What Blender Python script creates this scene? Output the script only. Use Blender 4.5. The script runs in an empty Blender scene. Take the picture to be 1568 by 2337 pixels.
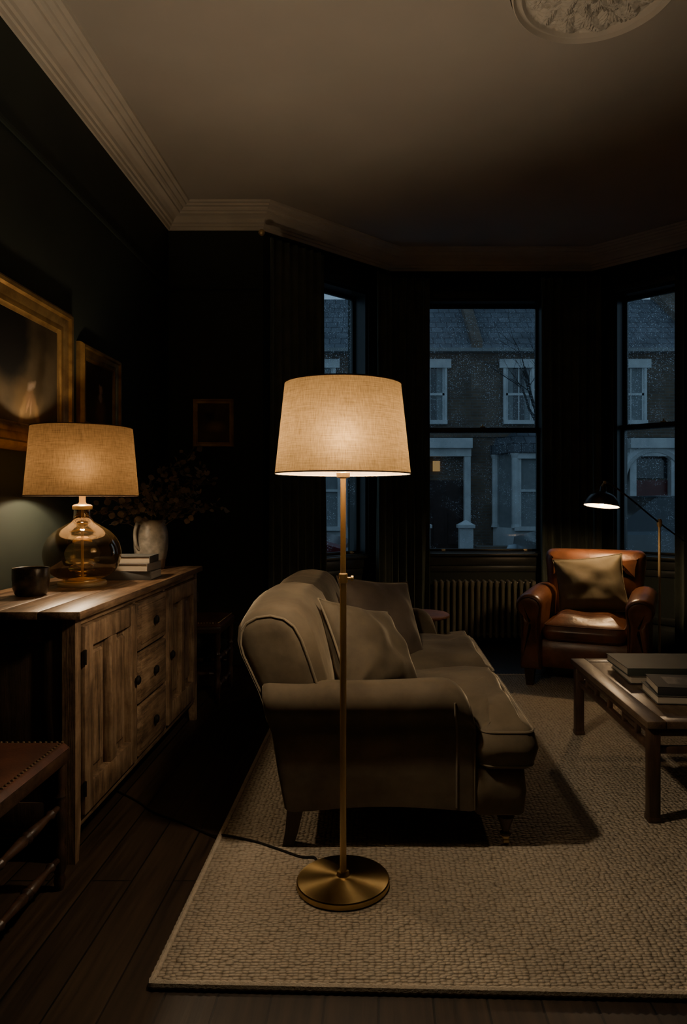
import bpy, bmesh, math, random
from math import pi, sin, cos, radians, atan2, sqrt
from mathutils import Vector, Matrix, noise as mnoise
random.seed(7)
scene = bpy.context.scene
COL = scene.collection

# ------------------------------------------------------------------ materials
def nodes_of(name):
    m = bpy.data.materials.new(name); m.use_nodes = True
    nt = m.node_tree; nt.nodes.clear()
    return m, nt, nt.nodes, nt.links

def tex_coord(N, L, scale=(1,1,1), rot=(0,0,0), kind='Object'):
    tc = N.new('ShaderNodeTexCoord'); mp = N.new('ShaderNodeMapping')
    mp.inputs['Scale'].default_value = scale; mp.inputs['Rotation'].default_value = rot
    L.new(tc.outputs[kind], mp.inputs['Vector'])
    return mp.outputs['Vector']

def ramp(N, L, fac, stops):
    r = N.new('ShaderNodeValToRGB')
    el = r.color_ramp.elements
    el[0].position, el[0].color = stops[0][0], (*stops[0][1], 1)
    el[1].position, el[1].color = stops[-1][0], (*stops[-1][1], 1)
    for p, c in stops[1:-1]:
        e = el.new(p); e.color = (*c, 1)
    L.new(fac, r.inputs['Fac'])
    return r.outputs['Color']

def noise(N, L, vec, scale=5, detail=4, rough=0.55):
    n = N.new('ShaderNodeTexNoise')
    n.inputs['Scale'].default_value = scale; n.inputs['Detail'].default_value = detail
    n.inputs['Roughness'].default_value = rough
    L.new(vec, n.inputs['Vector'])
    return n.outputs['Fac']

def math_n(N, L, op, a, b=None, clamp=False):
    m = N.new('ShaderNodeMath'); m.operation = op; m.use_clamp = clamp
    for i, v in enumerate((a, b)):
        if v is None: continue
        if isinstance(v, (int, float)): m.inputs[i].default_value = v
        else: L.new(v, m.inputs[i])
    return m.outputs[0]

def mixc(N, L, fac, a, b):
    m = N.new('ShaderNodeMix'); m.data_type = 'RGBA'
    for s, v in ((m.inputs[0], fac), (m.inputs[6], a), (m.inputs[7], b)):
        if isinstance(v, (int, float)): s.default_value = v
        elif isinstance(v, tuple): s.default_value = (*v, 1)
        else: L.new(v, s)
    return m.outputs[2]

def pm(name, c1, c2=None, rough=0.6, metal=0.0, scale=6, stretch=(1,1,1), bump=0.0, bscale=None,
       sheen=0.0, coat=0.0, spec=0.5, lo=0.35, hi=0.65, detail=5, bdist=0.01, rvar=0.0, sheen_tint=None, aniso=0.0):
    m, nt, N, L = nodes_of(name)
    out = N.new('ShaderNodeOutputMaterial'); b = N.new('ShaderNodeBsdfPrincipled')
    L.new(b.outputs[0], out.inputs[0])
    v = tex_coord(N, L, stretch)
    f = noise(N, L, v, scale, detail)
    if c2 is None: c2 = tuple(x*0.75 for x in c1)
    L.new(ramp(N, L, f, [(lo, c2), (hi, c1)]), b.inputs['Base Color'])
    b.inputs['Metallic'].default_value = metal
    b.inputs['Specular IOR Level'].default_value = spec
    if rvar:
        r = math_n(N, L, 'MULTIPLY_ADD', f, rvar); r.node.inputs[2].default_value = rough - rvar/2
        L.new(r, b.inputs['Roughness'])
    else: b.inputs['Roughness'].default_value = rough
    if sheen:
        b.inputs['Sheen Weight'].default_value = sheen
        b.inputs['Sheen Roughness'].default_value = 0.4
        if sheen_tint: b.inputs['Sheen Tint'].default_value = (*sheen_tint, 1)
    if coat: b.inputs['Coat Weight'].default_value = coat; b.inputs['Coat Roughness'].default_value = 0.2
    if aniso:
        b.inputs['Anisotropic'].default_value = aniso
        t = N.new('ShaderNodeTangent'); t.direction_type = 'RADIAL'; t.axis = 'Z'
        L.new(t.outputs[0], b.inputs['Tangent'])
    if bump:
        v2 = tex_coord(N, L, stretch)
        f2 = noise(N, L, v2, bscale or scale*4, 6)
        bp = N.new('ShaderNodeBump'); bp.inputs['Strength'].default_value = bump; bp.inputs['Distance'].default_value = bdist
        L.new(f2, bp.inputs['Height']); L.new(bp.outputs[0], b.inputs['Normal'])
    return m

def emis(name, col, strength):
    m, nt, N, L = nodes_of(name)
    out = N.new('ShaderNodeOutputMaterial'); e = N.new('ShaderNodeEmission')
    e.inputs[0].default_value = (*col, 1); e.inputs[1].default_value = strength
    L.new(e.outputs[0], out.inputs[0]); return m

def linen(name, dif, tra, fwd):
    m, nt, N, L = nodes_of(name)
    out = N.new('ShaderNodeOutputMaterial')
    d = N.new('ShaderNodeBsdfDiffuse'); t = N.new('ShaderNodeBsdfTranslucent'); add = N.new('ShaderNodeAddShader')
    r = N.new('ShaderNodeBsdfRefraction'); r.inputs['Roughness'].default_value = 0.92; r.inputs['IOR'].default_value = 1.45
    add2 = N.new('ShaderNodeAddShader')
    a = noise(N, L, tex_coord(N, L, (16, 16, 480)), 1.0, 3)
    b = noise(N, L, tex_coord(N, L, (380, 380, 10)), 1.0, 3)
    s = math_n(N, L, 'ADD', a, b)
    big = noise(N, L, tex_coord(N, L, (6, 6, 6)), 1.0, 2)
    s2 = math_n(N, L, 'MULTIPLY_ADD', big, 0.12); L.new(s, s2.node.inputs[2])
    k = N.new('ShaderNodeMapRange'); k.inputs[1].default_value = 0.8; k.inputs[2].default_value = 1.3
    k.inputs[3].default_value = 0.60; k.inputs[4].default_value = 1.16
    L.new(s2, k.inputs[0])
    for sh, col in ((d, dif), (t, tra), (r, fwd)):
        mx = N.new('ShaderNodeVectorMath'); mx.operation = 'SCALE'
        mx.inputs[0].default_value = col; L.new(k.outputs[0], mx.inputs['Scale'])
        L.new(mx.outputs[0], sh.inputs['Color'])
    L.new(d.outputs[0], add.inputs[0]); L.new(t.outputs[0], add.inputs[1])
    L.new(add.outputs[0], add2.inputs[0]); L.new(r.outputs[0], add2.inputs[1])
    L.new(add2.outputs[0], out.inputs[0]); return m

def wood(name, c_dark, c_mid, c_light, axis='x', scale=3.0, rough=0.5, bump=0.15, coat=0.0, spec=0.5, lo=0.38, hi=0.62):
    m, nt, N, L = nodes_of(name)
    out = N.new('ShaderNodeOutputMaterial'); b = N.new('ShaderNodeBsdfPrincipled')
    L.new(b.outputs[0], out.inputs[0])
    st = {'x': (0.9, 12, 12), 'y': (12, 0.9, 12), 'z': (12, 12, 0.9)}[axis]
    st2 = {'x': (4, 70, 70), 'y': (70, 4, 70), 'z': (70, 70, 4)}[axis]
    g = noise(N, L, tex_coord(N, L, st), scale, 6, 0.6)
    fine = noise(N, L, tex_coord(N, L, st2), scale, 3, 0.6)
    patch = noise(N, L, tex_coord(N, L, (1,1,1)), 8.0, 6, 0.7)
    s = math_n(N, L, 'ADD', math_n(N, L, 'ADD', math_n(N, L, 'MULTIPLY', g, 0.38), math_n(N, L, 'MULTIPLY', patch, 0.38)), math_n(N, L, 'MULTIPLY', fine, 0.24))
    L.new(ramp(N, L, s, [(lo, c_dark), (0.5, c_mid), (hi, c_light)]), b.inputs['Base Color'])
    b.inputs['Roughness'].default_value = rough; b.inputs['Specular IOR Level'].default_value = spec
    if coat: b.inputs['Coat Weight'].default_value = coat
    bp = N.new('ShaderNodeBump'); bp.inputs['Strength'].default_value = bump; bp.inputs['Distance'].default_value = 0.006
    L.new(s, bp.inputs['Height']); L.new(bp.outputs[0], b.inputs['Normal'])
    return m

def plank_floor():
    m, nt, N, L = nodes_of('floor_boards')
    out = N.new('ShaderNodeOutputMaterial'); b = N.new('ShaderNodeBsdfPrincipled'); L.new(b.outputs[0], out.inputs[0])
    v = tex_coord(N, L, (1,1,1), (0,0,radians(90)))
    br = N.new('ShaderNodeTexBrick'); L.new(v, br.inputs['Vector'])
    br.inputs['Color1'].default_value = (0.040,0.025,0.0145,1); br.inputs['Color2'].default_value = (0.024,0.0155,0.010,1)
    br.inputs['Mortar'].default_value = (0.003,0.002,0.0015,1)
    br.inputs['Scale'].default_value = 1; br.inputs['Mortar Size'].default_value = 0.003
    br.inputs['Brick Width'].default_value = 2.3; br.inputs['Row Height'].default_value = 0.135
    g = noise(N, L, tex_coord(N, L, (22, 1.0, 1)), 2.5, 6)
    gr = ramp(N, L, g, [(0.3, (0.40,0.40,0.40)), (0.7, (1.35,1.3,1.2))])
    mx = N.new('ShaderNodeMix'); mx.data_type='RGBA'; mx.blend_type='MULTIPLY'; mx.inputs[0].default_value=1
    L.new(br.outputs['Color'], mx.inputs[6]); L.new(gr, mx.inputs[7]); L.new(mx.outputs[2], b.inputs['Base Color'])
    b.inputs['Roughness'].default_value = 0.45
    bp = N.new('ShaderNodeBump'); bp.inputs['Strength'].default_value=0.35; bp.inputs['Distance'].default_value=0.004
    h = math_n(N, L, 'SUBTRACT', math_n(N,L,'MULTIPLY',g,0.4), br.outputs['Fac'])
    L.new(h, bp.inputs['Height']); L.new(bp.outputs[0], b.inputs['Normal'])
    return m

def rug_mat():
    m, nt, N, L = nodes_of('woven_wool')
    out = N.new('ShaderNodeOutputMaterial'); b = N.new('ShaderNodeBsdfPrincipled'); L.new(b.outputs[0], out.inputs[0])
    v = tex_coord(N, L, (1.0,1.5,0.001), (0,0,0))
    nz = N.new('ShaderNodeTexNoise'); nz.inputs['Scale'].default_value=20; L.new(v, nz.inputs['Vector'])
    vm = N.new('ShaderNodeVectorMath'); vm.operation='MULTIPLY_ADD'
    L.new(nz.outputs['Color'], vm.inputs[0]); vm.inputs[1].default_value=(0.010,0.008,0); L.new(v, vm.inputs[2])
    vo = N.new('ShaderNodeTexVoronoi'); vo.inputs['Scale'].default_value=60; vo.inputs['Randomness'].default_value=0.5
    L.new(vm.outputs[0], vo.inputs['Vector'])
    big = noise(N, L, tex_coord(N, L, (1,1,1)), 3.0, 4)
    base = ramp(N, L, vo.outputs['Distance'], [(0.1,(0.48,0.415,0.325)), (0.5,(0.42,0.36,0.28)), (0.8,(0.25,0.21,0.155))])
    gr = ramp(N, L, big, [(0.3,(0.90,0.90,0.90)), (0.7,(1.05,1.05,1.05))])
    mx = N.new('ShaderNodeMix'); mx.data_type='RGBA'; mx.blend_type='MULTIPLY'; mx.inputs[0].default_value=1
    L.new(base, mx.inputs[6]); L.new(gr, mx.inputs[7]); L.new(mx.outputs[2], b.inputs['Base Color'])
    b.inputs['Roughness'].default_value=0.95; b.inputs['Specular IOR Level'].default_value=0.1
    sq = math_n(N, L, 'POWER', vo.outputs['Distance'], 1.7)
    inv = math_n(N, L, 'SUBTRACT', 1.0, sq)
    fine = noise(N, L, tex_coord(N, L, (1,1,1)), 400, 2)
    h = math_n(N, L, 'ADD', inv, math_n(N, L, 'MULTIPLY', fine, 0.10))
    bp = N.new('ShaderNodeBump'); bp.inputs['Strength'].default_value=1.0; bp.inputs['Distance'].default_value=0.014
    L.new(h, bp.inputs['Height']); L.new(bp.outputs[0], b.inputs['Normal'])
    return m

def velvet(name, c1, c2, sheen=0.3, wr=0.16):
    """velvet pile with a faintly blotchy nap and shallow creases"""
    m, nt, N, L = nodes_of(name)
    out = N.new('ShaderNodeOutputMaterial'); b = N.new('ShaderNodeBsdfPrincipled'); L.new(b.outputs[0], out.inputs[0])
    f = noise(N, L, tex_coord(N, L, (1,1,1)), 4.5, 6, 0.62)
    L.new(ramp(N, L, f, [(0.34, c2), (0.64, c1)]), b.inputs['Base Color'])
    b.inputs['Roughness'].default_value = 0.78; b.inputs['Specular IOR Level'].default_value = 0.25
    b.inputs['Sheen Weight'].default_value = sheen; b.inputs['Sheen Roughness'].default_value = 0.3
    b.inputs['Sheen Tint'].default_value = (0.8,0.68,0.5,1)
    w1 = noise(N, L, tex_coord(N, L, (1,1,1)), 7, 2, 0.4); w2 = noise(N, L, tex_coord(N, L, (1,1,1)), 60, 3, 0.5)
    w3 = noise(N, L, tex_coord(N, L, (1,1,1)), 17, 2, 0.4)
    h = math_n(N, L, 'ADD', w1, math_n(N, L, 'MULTIPLY', w2, 0.03))
    h = math_n(N, L, 'ADD', h, math_n(N, L, 'MULTIPLY', w3, 0.18))
    bp = N.new('ShaderNodeBump'); bp.inputs['Strength'].default_value = wr; bp.inputs['Distance'].default_value = 0.03
    L.new(h, bp.inputs['Height']); L.new(bp.outputs[0], b.inputs['Normal'])
    return m

def brick_mat(name, c1, c2, mortar, wx=0.23, hz=0.075):
    m, nt, N, L = nodes_of(name)
    out = N.new('ShaderNodeOutputMaterial'); b = N.new('ShaderNodeBsdfPrincipled'); L.new(b.outputs[0], out.inputs[0])
    tc = N.new('ShaderNodeTexCoord'); sp = N.new('ShaderNodeSeparateXYZ'); cb = N.new('ShaderNodeCombineXYZ')
    L.new(tc.outputs['Object'], sp.inputs[0]); L.new(sp.outputs[0], cb.inputs[0]); L.new(sp.outputs[2], cb.inputs[1])
    br = N.new('ShaderNodeTexBrick'); L.new(cb.outputs[0], br.inputs['Vector'])
    br.inputs['Color1'].default_value=(*c1,1); br.inputs['Color2'].default_value=(*c2,1); br.inputs['Mortar'].default_value=(*mortar,1)
    br.inputs['Scale'].default_value=1; br.inputs['Mortar Size'].default_value=0.012
    br.inputs['Brick Width'].default_value=wx; br.inputs['Row Height'].default_value=hz
    n = noise(N, L, tc.outputs['Object'], 1.3, 5)
    gr = ramp(N, L, n, [(0.3,(0.6,0.6,0.6)), (0.7,(1.2,1.2,1.2))])
    mx = N.new('ShaderNodeMix'); mx.data_type='RGBA'; mx.blend_type='MULTIPLY'; mx.inputs[0].default_value=1
    L.new(br.outputs['Color'], mx.inputs[6]); L.new(gr, mx.inputs[7]); L.new(mx.outputs[2], b.inputs['Base Color'])
    b.inputs['Roughness'].default_value=0.8
    return m

def rainy_glass():
    m, nt, N, L = nodes_of('rain_spotted_glass')
    out = N.new('ShaderNodeOutputMaterial')
    tr = N.new('ShaderNodeBsdfTransparent'); tr.inputs[0].default_value=(0.86,0.91,0.93,1)
    gl = N.new('ShaderNodeBsdfGlossy'); gl.inputs['Roughness'].default_value=0.02
    fr = N.new('ShaderNodeFresnel'); fr.inputs[0].default_value=1.55
    mg = N.new('ShaderNodeMixShader'); L.new(fr.outputs[0], mg.inputs[0]); L.new(tr.outputs[0], mg.inputs[1]); L.new(gl.outputs[0], mg.inputs[2])
    tc = N.new('ShaderNodeTexCoord'); sp = N.new('ShaderNodeSeparateXYZ'); cb = N.new('ShaderNodeCombineXYZ')
    L.new(tc.outputs['Object'], sp.inputs[0]); L.new(sp.outputs[0], cb.inputs[0]); L.new(sp.outputs[2], cb.inputs[1])
    masks = []
    for sc, th, z in ((58, 0.17, 0.74), (30, 0.12, 0.72), (95, 0.20, 0.74)):
        vo = N.new('ShaderNodeTexVoronoi'); vo.voronoi_dimensions='2D'; vo.inputs['Scale'].default_value=sc
        L.new(cb.outputs[0], vo.inputs['Vector'])
        a = math_n(N, L, 'LESS_THAN', vo.outputs['Distance'], th)
        cs = N.new('ShaderNodeSeparateColor'); L.new(vo.outputs['Color'], cs.inputs[0])
        r = math_n(N, L, 'GREATER_THAN', cs.outputs[0], z)
        masks.append(math_n(N, L, 'MULTIPLY', a, r))
    s = math_n(N, L, 'MAXIMUM', math_n(N, L, 'MAXIMUM', masks[0], masks[1]), masks[2])
    n = noise(N, L, cb.outputs[0], 3.6, 4, 0.6)
    up = N.new('ShaderNodeMapRange'); up.inputs[1].default_value=0.8; up.inputs[2].default_value=3.0
    up.inputs[3].default_value=-0.05; up.inputs[4].default_value=0.13
    L.new(sp.outputs[2], up.inputs[0])
    nn = math_n(N, L, 'ADD', n, up.outputs[0])
    pat = N.new('ShaderNodeMapRange'); pat.inputs[1].default_value=0.46; pat.inputs[2].default_value=0.60
    L.new(nn, pat.inputs[0])
    mask = math_n(N, L, 'MULTIPLY', math_n(N, L, 'MULTIPLY', s, pat.outputs[0]), 0.80)
    haze = math_n(N, L, 'MULTIPLY', pat.outputs[0], 0.03)
    mask = math_n(N, L, 'MAXIMUM', mask, haze)
    tl = N.new('ShaderNodeBsdfTranslucent'); tl.inputs[0].default_value=(0.85,0.92,1,1)
    mf = N.new('ShaderNodeMixShader'); L.new(mask, mf.inputs[0]); L.new(mg.outputs[0], mf.inputs[1]); L.new(tl.outputs[0], mf.inputs[2])
    L.new(mf.outputs[0], out.inputs[0]); return m

def amber_glass():
    m, nt, N, L = nodes_of('smoked_amber_glass')
    out = N.new('ShaderNodeOutputMaterial')
    lw = N.new('ShaderNodeLayerWeight'); lw.inputs[0].default_value=0.35
    col = ramp(N, L, lw.outputs['Facing'], [(0.0,(0.94,0.86,0.67)), (0.6,(0.84,0.71,0.47)), (1.0,(0.48,0.33,0.15))])
    tr = N.new('ShaderNodeBsdfTransparent'); L.new(col, tr.inputs[0])
    gl = N.new('ShaderNodeBsdfGlossy'); gl.inputs['Roughness'].default_value=0.02; gl.inputs[0].default_value=(1,0.94,0.82,1)
    df = N.new('ShaderNodeBsdfDiffuse'); df.inputs[0].default_value=(0.66,0.47,0.22,1)
    tl = N.new('ShaderNodeBsdfTranslucent'); tl.inputs[0].default_value=(0.66,0.47,0.22,1)
    dt = N.new('ShaderNodeMixShader'); dt.inputs[0].default_value=0.5; L.new(df.outputs[0], dt.inputs[1]); L.new(tl.outputs[0], dt.inputs[2])
    md = N.new('ShaderNodeMixShader'); dfac = ramp(N, L, lw.outputs['Facing'], [(0.0,(0.07,0.07,0.07)),(0.7,(0.13,0.13,0.13)),(1.0,(0.45,0.45,0.45))])
    L.new(dfac, md.inputs[0]); L.new(tr.outputs[0], md.inputs[1]); L.new(dt.outputs[0], md.inputs[2])
    fr = N.new('ShaderNodeFresnel'); fr.inputs[0].default_value=2.2
    mg = N.new('ShaderNodeMixShader'); L.new(fr.outputs[0], mg.inputs[0]); L.new(md.outputs[0], mg.inputs[1]); L.new(gl.outputs[0], mg.inputs[2])
    L.new(mg.outputs[0], out.inputs[0]); return m

def painting_mat(name, c1, c2, blobs):
    m, nt, N, L = nodes_of(name)
    out = N.new('ShaderNodeOutputMaterial'); b = N.new('ShaderNodeBsdfPrincipled'); L.new(b.outputs[0], out.inputs[0])
    b.inputs['Roughness'].default_value=0.6; b.inputs['Specular IOR Level'].default_value=0.08
    tc = N.new('ShaderNodeTexCoord')
    nz = N.new('ShaderNodeTexNoise'); nz.inputs['Scale'].default_value=17; nz.inputs['Detail'].default_value=5; L.new(tc.outputs['Object'], nz.inputs['Vector'])
    vm = N.new('ShaderNodeVectorMath'); vm.operation='MULTIPLY_ADD'; L.new(nz.outputs['Color'], vm.inputs[0])
    vm.inputs[1].default_value=(0.05,0.05,0.05); L.new(tc.outputs['Object'], vm.inputs[2])
    col = ramp(N, L, noise(N, L, tc.outputs['Object'], 4, 6), [(0.3,c1),(0.7,c2)])
    for (cx, cz, rx, rz, rot, c, soft) in blobs:
        sub = N.new('ShaderNodeVectorMath'); sub.operation='SUBTRACT'; L.new(vm.outputs[0], sub.inputs[0]); sub.inputs[1].default_value=(cx+0.025, 0.025, cz+0.025)
        mp = N.new('ShaderNodeMapping'); mp.vector_type='TEXTURE'; mp.inputs['Rotation'].default_value=(0, radians(rot), 0)
        mp.inputs['Scale'].default_value=(rx, 1000, rz); L.new(sub.outputs[0], mp.inputs['Vector'])
        ln = N.new('ShaderNodeVectorMath'); ln.operation='LENGTH'; L.new(mp.outputs[0], ln.inputs[0])
        mr = N.new('ShaderNodeMapRange'); mr.inputs[1].default_value=1.0; mr.inputs[2].default_value=1.0-soft; L.new(ln.outputs['Value'], mr.inputs[0])
        col = mixc(N, L, mr.outputs[0], col, c)
    L.new(col, b.inputs['Base Color']); return m

M = {}
M['wall'] = pm('green_black_paint', (0.030,0.039,0.033), (0.025,0.033,0.028), rough=0.62, scale=3, bump=0.05, bscale=90, bdist=0.002, spec=0.25)
M['wall_fill'] = pm('pale_bounce_fill', (0.64,0.60,0.54), rough=0.8, scale=3, spec=0.2)  # invented pale colour for the unseen walls, chosen to bounce fill light
M['ceil'] = pm('ceiling_paint', (0.47,0.44,0.395), (0.42,0.39,0.35), rough=0.9, scale=1.0, bump=0.04, bscale=60, spec=0.1)
M['cornice'] = pm('cornice_plaster', (0.62,0.575,0.505), (0.56,0.52,0.455), rough=0.75, scale=5, spec=0.2)
M['floor'] = plank_floor()
M['rug'] = rug_mat()
M['rugedge'] = pm('rug_binding_wool', (0.50,0.44,0.35), (0.40,0.345,0.27), rough=0.95, scale=60, spec=0.1, bump=0.4, bscale=200)
M['brass'] = pm('aged_brass', (0.70,0.53,0.29), (0.58,0.43,0.22), rough=0.46, metal=0.78, scale=4, rvar=0.08)
M['brushed'] = pm('brushed_brass', (0.56,0.41,0.19), (0.44,0.315,0.14), rough=0.36, metal=1.0, scale=9, rvar=0.1, aniso=0.85)
M['shade'] = linen('linen_shade', (0.30,0.22,0.14), (0.031,0.0193,0.0080), (0.0050,0.0031,0.0013))
M['shade2'] = linen('tan_linen_shade', (0.27,0.185,0.11), (0.0230,0.0136,0.0056), (0.0032,0.0019,0.0008))
M['trim_dark'] = pm('brown_binding', (0.10,0.06,0.035), rough=0.8)
M['trim_light'] = pm('cream_binding', (0.42,0.32,0.2), rough=0.8)
M['bulbA'] = emis('warm_bulb_glow', (1.0,0.79,0.54), 830)
M['bulbB'] = emis('amber_bulb_glow', (1.0,0.74,0.46), 600)
M['bulbC'] = emis('reading_bulb_glow', (1.0,0.68,0.38), 700)
M['velvet'] = velvet('olive_brown_velvet', (0.115,0.092,0.061), (0.064,0.050,0.033), 0.45, 0.26)
M['piping'] = pm('velvet_piping', (0.16,0.13,0.088), rough=0.8, sheen=0.3, spec=0.2)
M['velvetD'] = velvet('dusky_brown_velvet', (0.090,0.069,0.053), (0.055,0.042,0.033), 0.35, 0.3)
M['velvetM'] = velvet('taupe_velvet', (0.086,0.068,0.044), (0.050,0.039,0.025), 0.35, 0.35)
M['velvetG'] = velvet('grey_brown_fabric', (0.130,0.112,0.074), (0.100,0.086,0.056), 0.25, 0.35)
M['leather'] = pm('cognac_leather', (0.185,0.070,0.030), (0.045,0.018,0.010), rough=0.35, scale=6, bump=0.2, bscale=50, bdist=0.007, coat=0.12, rvar=0.24, lo=0.30, hi=0.66)
M['leather2'] = pm('brown_seat_leather', (0.090,0.031,0.015), (0.036,0.014,0.008), rough=0.48, scale=9, bump=0.2, bscale=90, bdist=0.004)
M['dkwood'] = wood('dark_turned_wood', (0.010,0.006,0.0035), (0.036,0.018,0.010), (0.070,0.035,0.019), 'z', rough=0.42)
M['dkwoodx'] = wood('dark_stretcher_wood', (0.010,0.006,0.0035), (0.036,0.018,0.010), (0.070,0.035,0.019), 'x', rough=0.42)
M['pine_z'] = wood('weathered_pine_upright', (0.030,0.018,0.010), (0.155,0.093,0.049), (0.29,0.195,0.113), 'z', rough=0.6, bump=0.5, lo=0.39, hi=0.61)
M['pine_x'] = wood('weathered_pine_long', (0.030,0.018,0.010), (0.155,0.093,0.049), (0.29,0.195,0.113), 'x', rough=0.6, bump=0.5, lo=0.39, hi=0.61)
M['pine_top'] = wood('worn_pine_top', (0.035,0.019,0.010), (0.15,0.088,0.047), (0.26,0.17,0.10), 'x', rough=0.42, bump=0.35, lo=0.38, hi=0.60)
M['pine_side'] = wood('dark_pine_end', (0.014,0.008,0.005), (0.035,0.020,0.012), (0.06,0.035,0.02), 'z', rough=0.6, bump=0.3)
M['tabletop'] = wood('coffee_table_top', (0.025,0.015,0.010), (0.072,0.046,0.029), (0.125,0.085,0.055), 'y', rough=0.38, bump=0.25)
M['tablewood'] = wood('coffee_table_frame', (0.018,0.010,0.006), (0.045,0.025,0.015), (0.080,0.046,0.028), 'z', rough=0.45)
M['iron'] = pm('black_iron', (0.02,0.018,0.016), rough=0.5, metal=0.6)
M['blackpaint'] = pm('dark_bronze_lacquer', (0.070,0.050,0.030), (0.045,0.033,0.021), rough=0.3, metal=0.5, spec=0.8)
M['cream'] = pm('cream_enamel', (0.85,0.74,0.56), rough=0.5)
M['curtain'] = pm('black_green_velvet', (0.105,0.120,0.100), (0.070,0.082,0.069), rough=0.95, scale=5, sheen=0.4, spec=0.1, sheen_tint=(0.7,0.85,0.75))
M['winpaint'] = pm('black_green_gloss', (0.030,0.036,0.033), rough=0.4)
M['radiator'] = pm('dark_olive_iron', (0.16,0.15,0.11), (0.12,0.11,0.083), rough=0.42, scale=8, spec=0.5)
M['gold'] = pm('old_gilt', (0.42,0.26,0.09), (0.16,0.085,0.028), rough=0.42, metal=0.75, scale=9, bump=0.3, bscale=40, bdist=0.006, lo=0.3, hi=0.6)
M['gold_d'] = pm('dark_gilt', (0.50,0.33,0.15), (0.28,0.17,0.075), rough=0.5, metal=0.3, scale=9)
M['glassR'] = rainy_glass()
M['amber'] = amber_glass()
M['ceramic'] = pm('mottled_glaze', (0.25,0.235,0.20), (0.15,0.14,0.12), rough=0.4, scale=22, lo=0.38, hi=0.58)
M['clay'] = pm('raw_clay', (0.17,0.12,0.08), rough=0.85)
M['mug'] = pm('dark_stoneware', (0.055,0.042,0.026), (0.018,0.014,0.010), rough=0.28, scale=30, lo=0.42, hi=0.6, bump=0.2, bscale=50, bdist=0.004)
M['pages'] = pm('book_pages', (0.46,0.41,0.33), (0.33,0.29,0.23), rough=0.9, scale=1.0, stretch=(1,1,260))
M['leaf'] = pm('dried_leaf', (0.17,0.135,0.10), (0.085,0.073,0.058), rough=0.7, scale=20)
M['stem'] = pm('dried_stem', (0.11,0.09,0.07), rough=0.8)
M['cable'] = pm('black_cable', (0.012,0.010,0.009), rough=0.5)
M['brickA'] = brick_mat('stock_brick', (0.175,0.125,0.08), (0.125,0.088,0.058), (0.14,0.125,0.105))
M['slate'] = brick_mat('roof_slate', (0.155,0.165,0.185), (0.115,0.125,0.145), (0.05,0.05,0.058), 0.30, 0.22)
M['white'] = pm('white_masonry_paint', (0.62,0.63,0.62), (0.46,0.47,0.47), rough=0.7, scale=3)
M['darkglass'] = pm('dark_pane', (0.02,0.025,0.03), rough=0.08, spec=0.9)
M['blind'] = pm('window_blind', (0.24,0.26,0.26), (0.2,0.215,0.22), rough=0.8)
M['doorpaint'] = pm('front_door_paint', (0.05,0.03,0.025), rough=0.3)
M['doorred'] = pm('red_door_paint', (0.14,0.03,0.025), rough=0.3)
M['asphalt'] = pm('wet_asphalt', (0.035,0.037,0.04), (0.02,0.021,0.023), rough=0.25, scale=3)
M['bark'] = pm('wet_bark', (0.018,0.016,0.014), rough=0.7)
M['carred'] = pm('dark_red_car_paint', (0.14,0.012,0.012), rough=0.15, coat=1)
M['carblk'] = pm('dark_grey_car_paint', (0.045,0.055,0.065), rough=0.15, coat=1)
M['rubber'] = pm('tyre_rubber', (0.015,0.015,0.015), rough=0.8)
M['lantern'] = emis('hall_light_glow', (1.0,0.62,0.25), 0.28)
M['headlamp'] = pm('headlamp_lens', (0.5,0.55,0.6), rough=0.1)

# ------------------------------------------------------------------ geometry helpers
WM = {}
def finish(name, bm, mat, parent=None, sharp=38, smooth=True, label=None, world=True, kind=None, cat=None, group=None, loc=None, rot=0.0):
    """bm in world coordinates (or, if world=False, in the frame of the thing)"""
    if parent is not None:
        mw = WM[parent.name]
        if world: bm.transform(mw.inverted())
    elif loc is not None:
        mw = Matrix.Translation(Vector(loc)) @ Matrix.Rotation(rot, 4, 'Z')
        if world: bm.transform(mw.inverted())
    else: mw = Matrix.Identity(4)
    bmesh.ops.recalc_face_normals(bm, faces=bm.faces[:])
    me = bpy.data.meshes.new(name); bm.to_mesh(me); bm.free()
    mats = mat if isinstance(mat, list) else [mat]
    for mt in mats: me.materials.append(mt)
    if smooth:
        me.polygons.foreach_set('use_smooth', [True]*len(me.polygons))
        try: me.set_sharp_from_angle(angle=radians(sharp))
        except Exception: pass
    me.update()
    ob = bpy.data.objects.new(name, me); COL.objects.link(ob)
    if parent is not None: ob.parent = parent
    elif loc is not None:
        ob.location = loc; ob.rotation_euler = (0,0,rot)
    WM[ob.name] = mw
    if label: ob['label'] = label
    if cat: ob['category'] = cat
    if kind: ob['kind'] = kind
    if group: ob['group'] = group
    return ob

def thing(name, loc, label, cat, rot=0.0, group=None, kind=None):
    e = bpy.data.objects.new(name, None); e.empty_display_size = 0.1
    COL.objects.link(e); e.location = loc; e.rotation_euler = (0,0,rot)
    e['label'] = label; e['category'] = cat
    if group: e['group'] = group
    if kind: e['kind'] = kind
    WM[e.name] = Matrix.Translation(Vector(loc)) @ Matrix.Rotation(rot, 4, 'Z')
    return e

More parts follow.
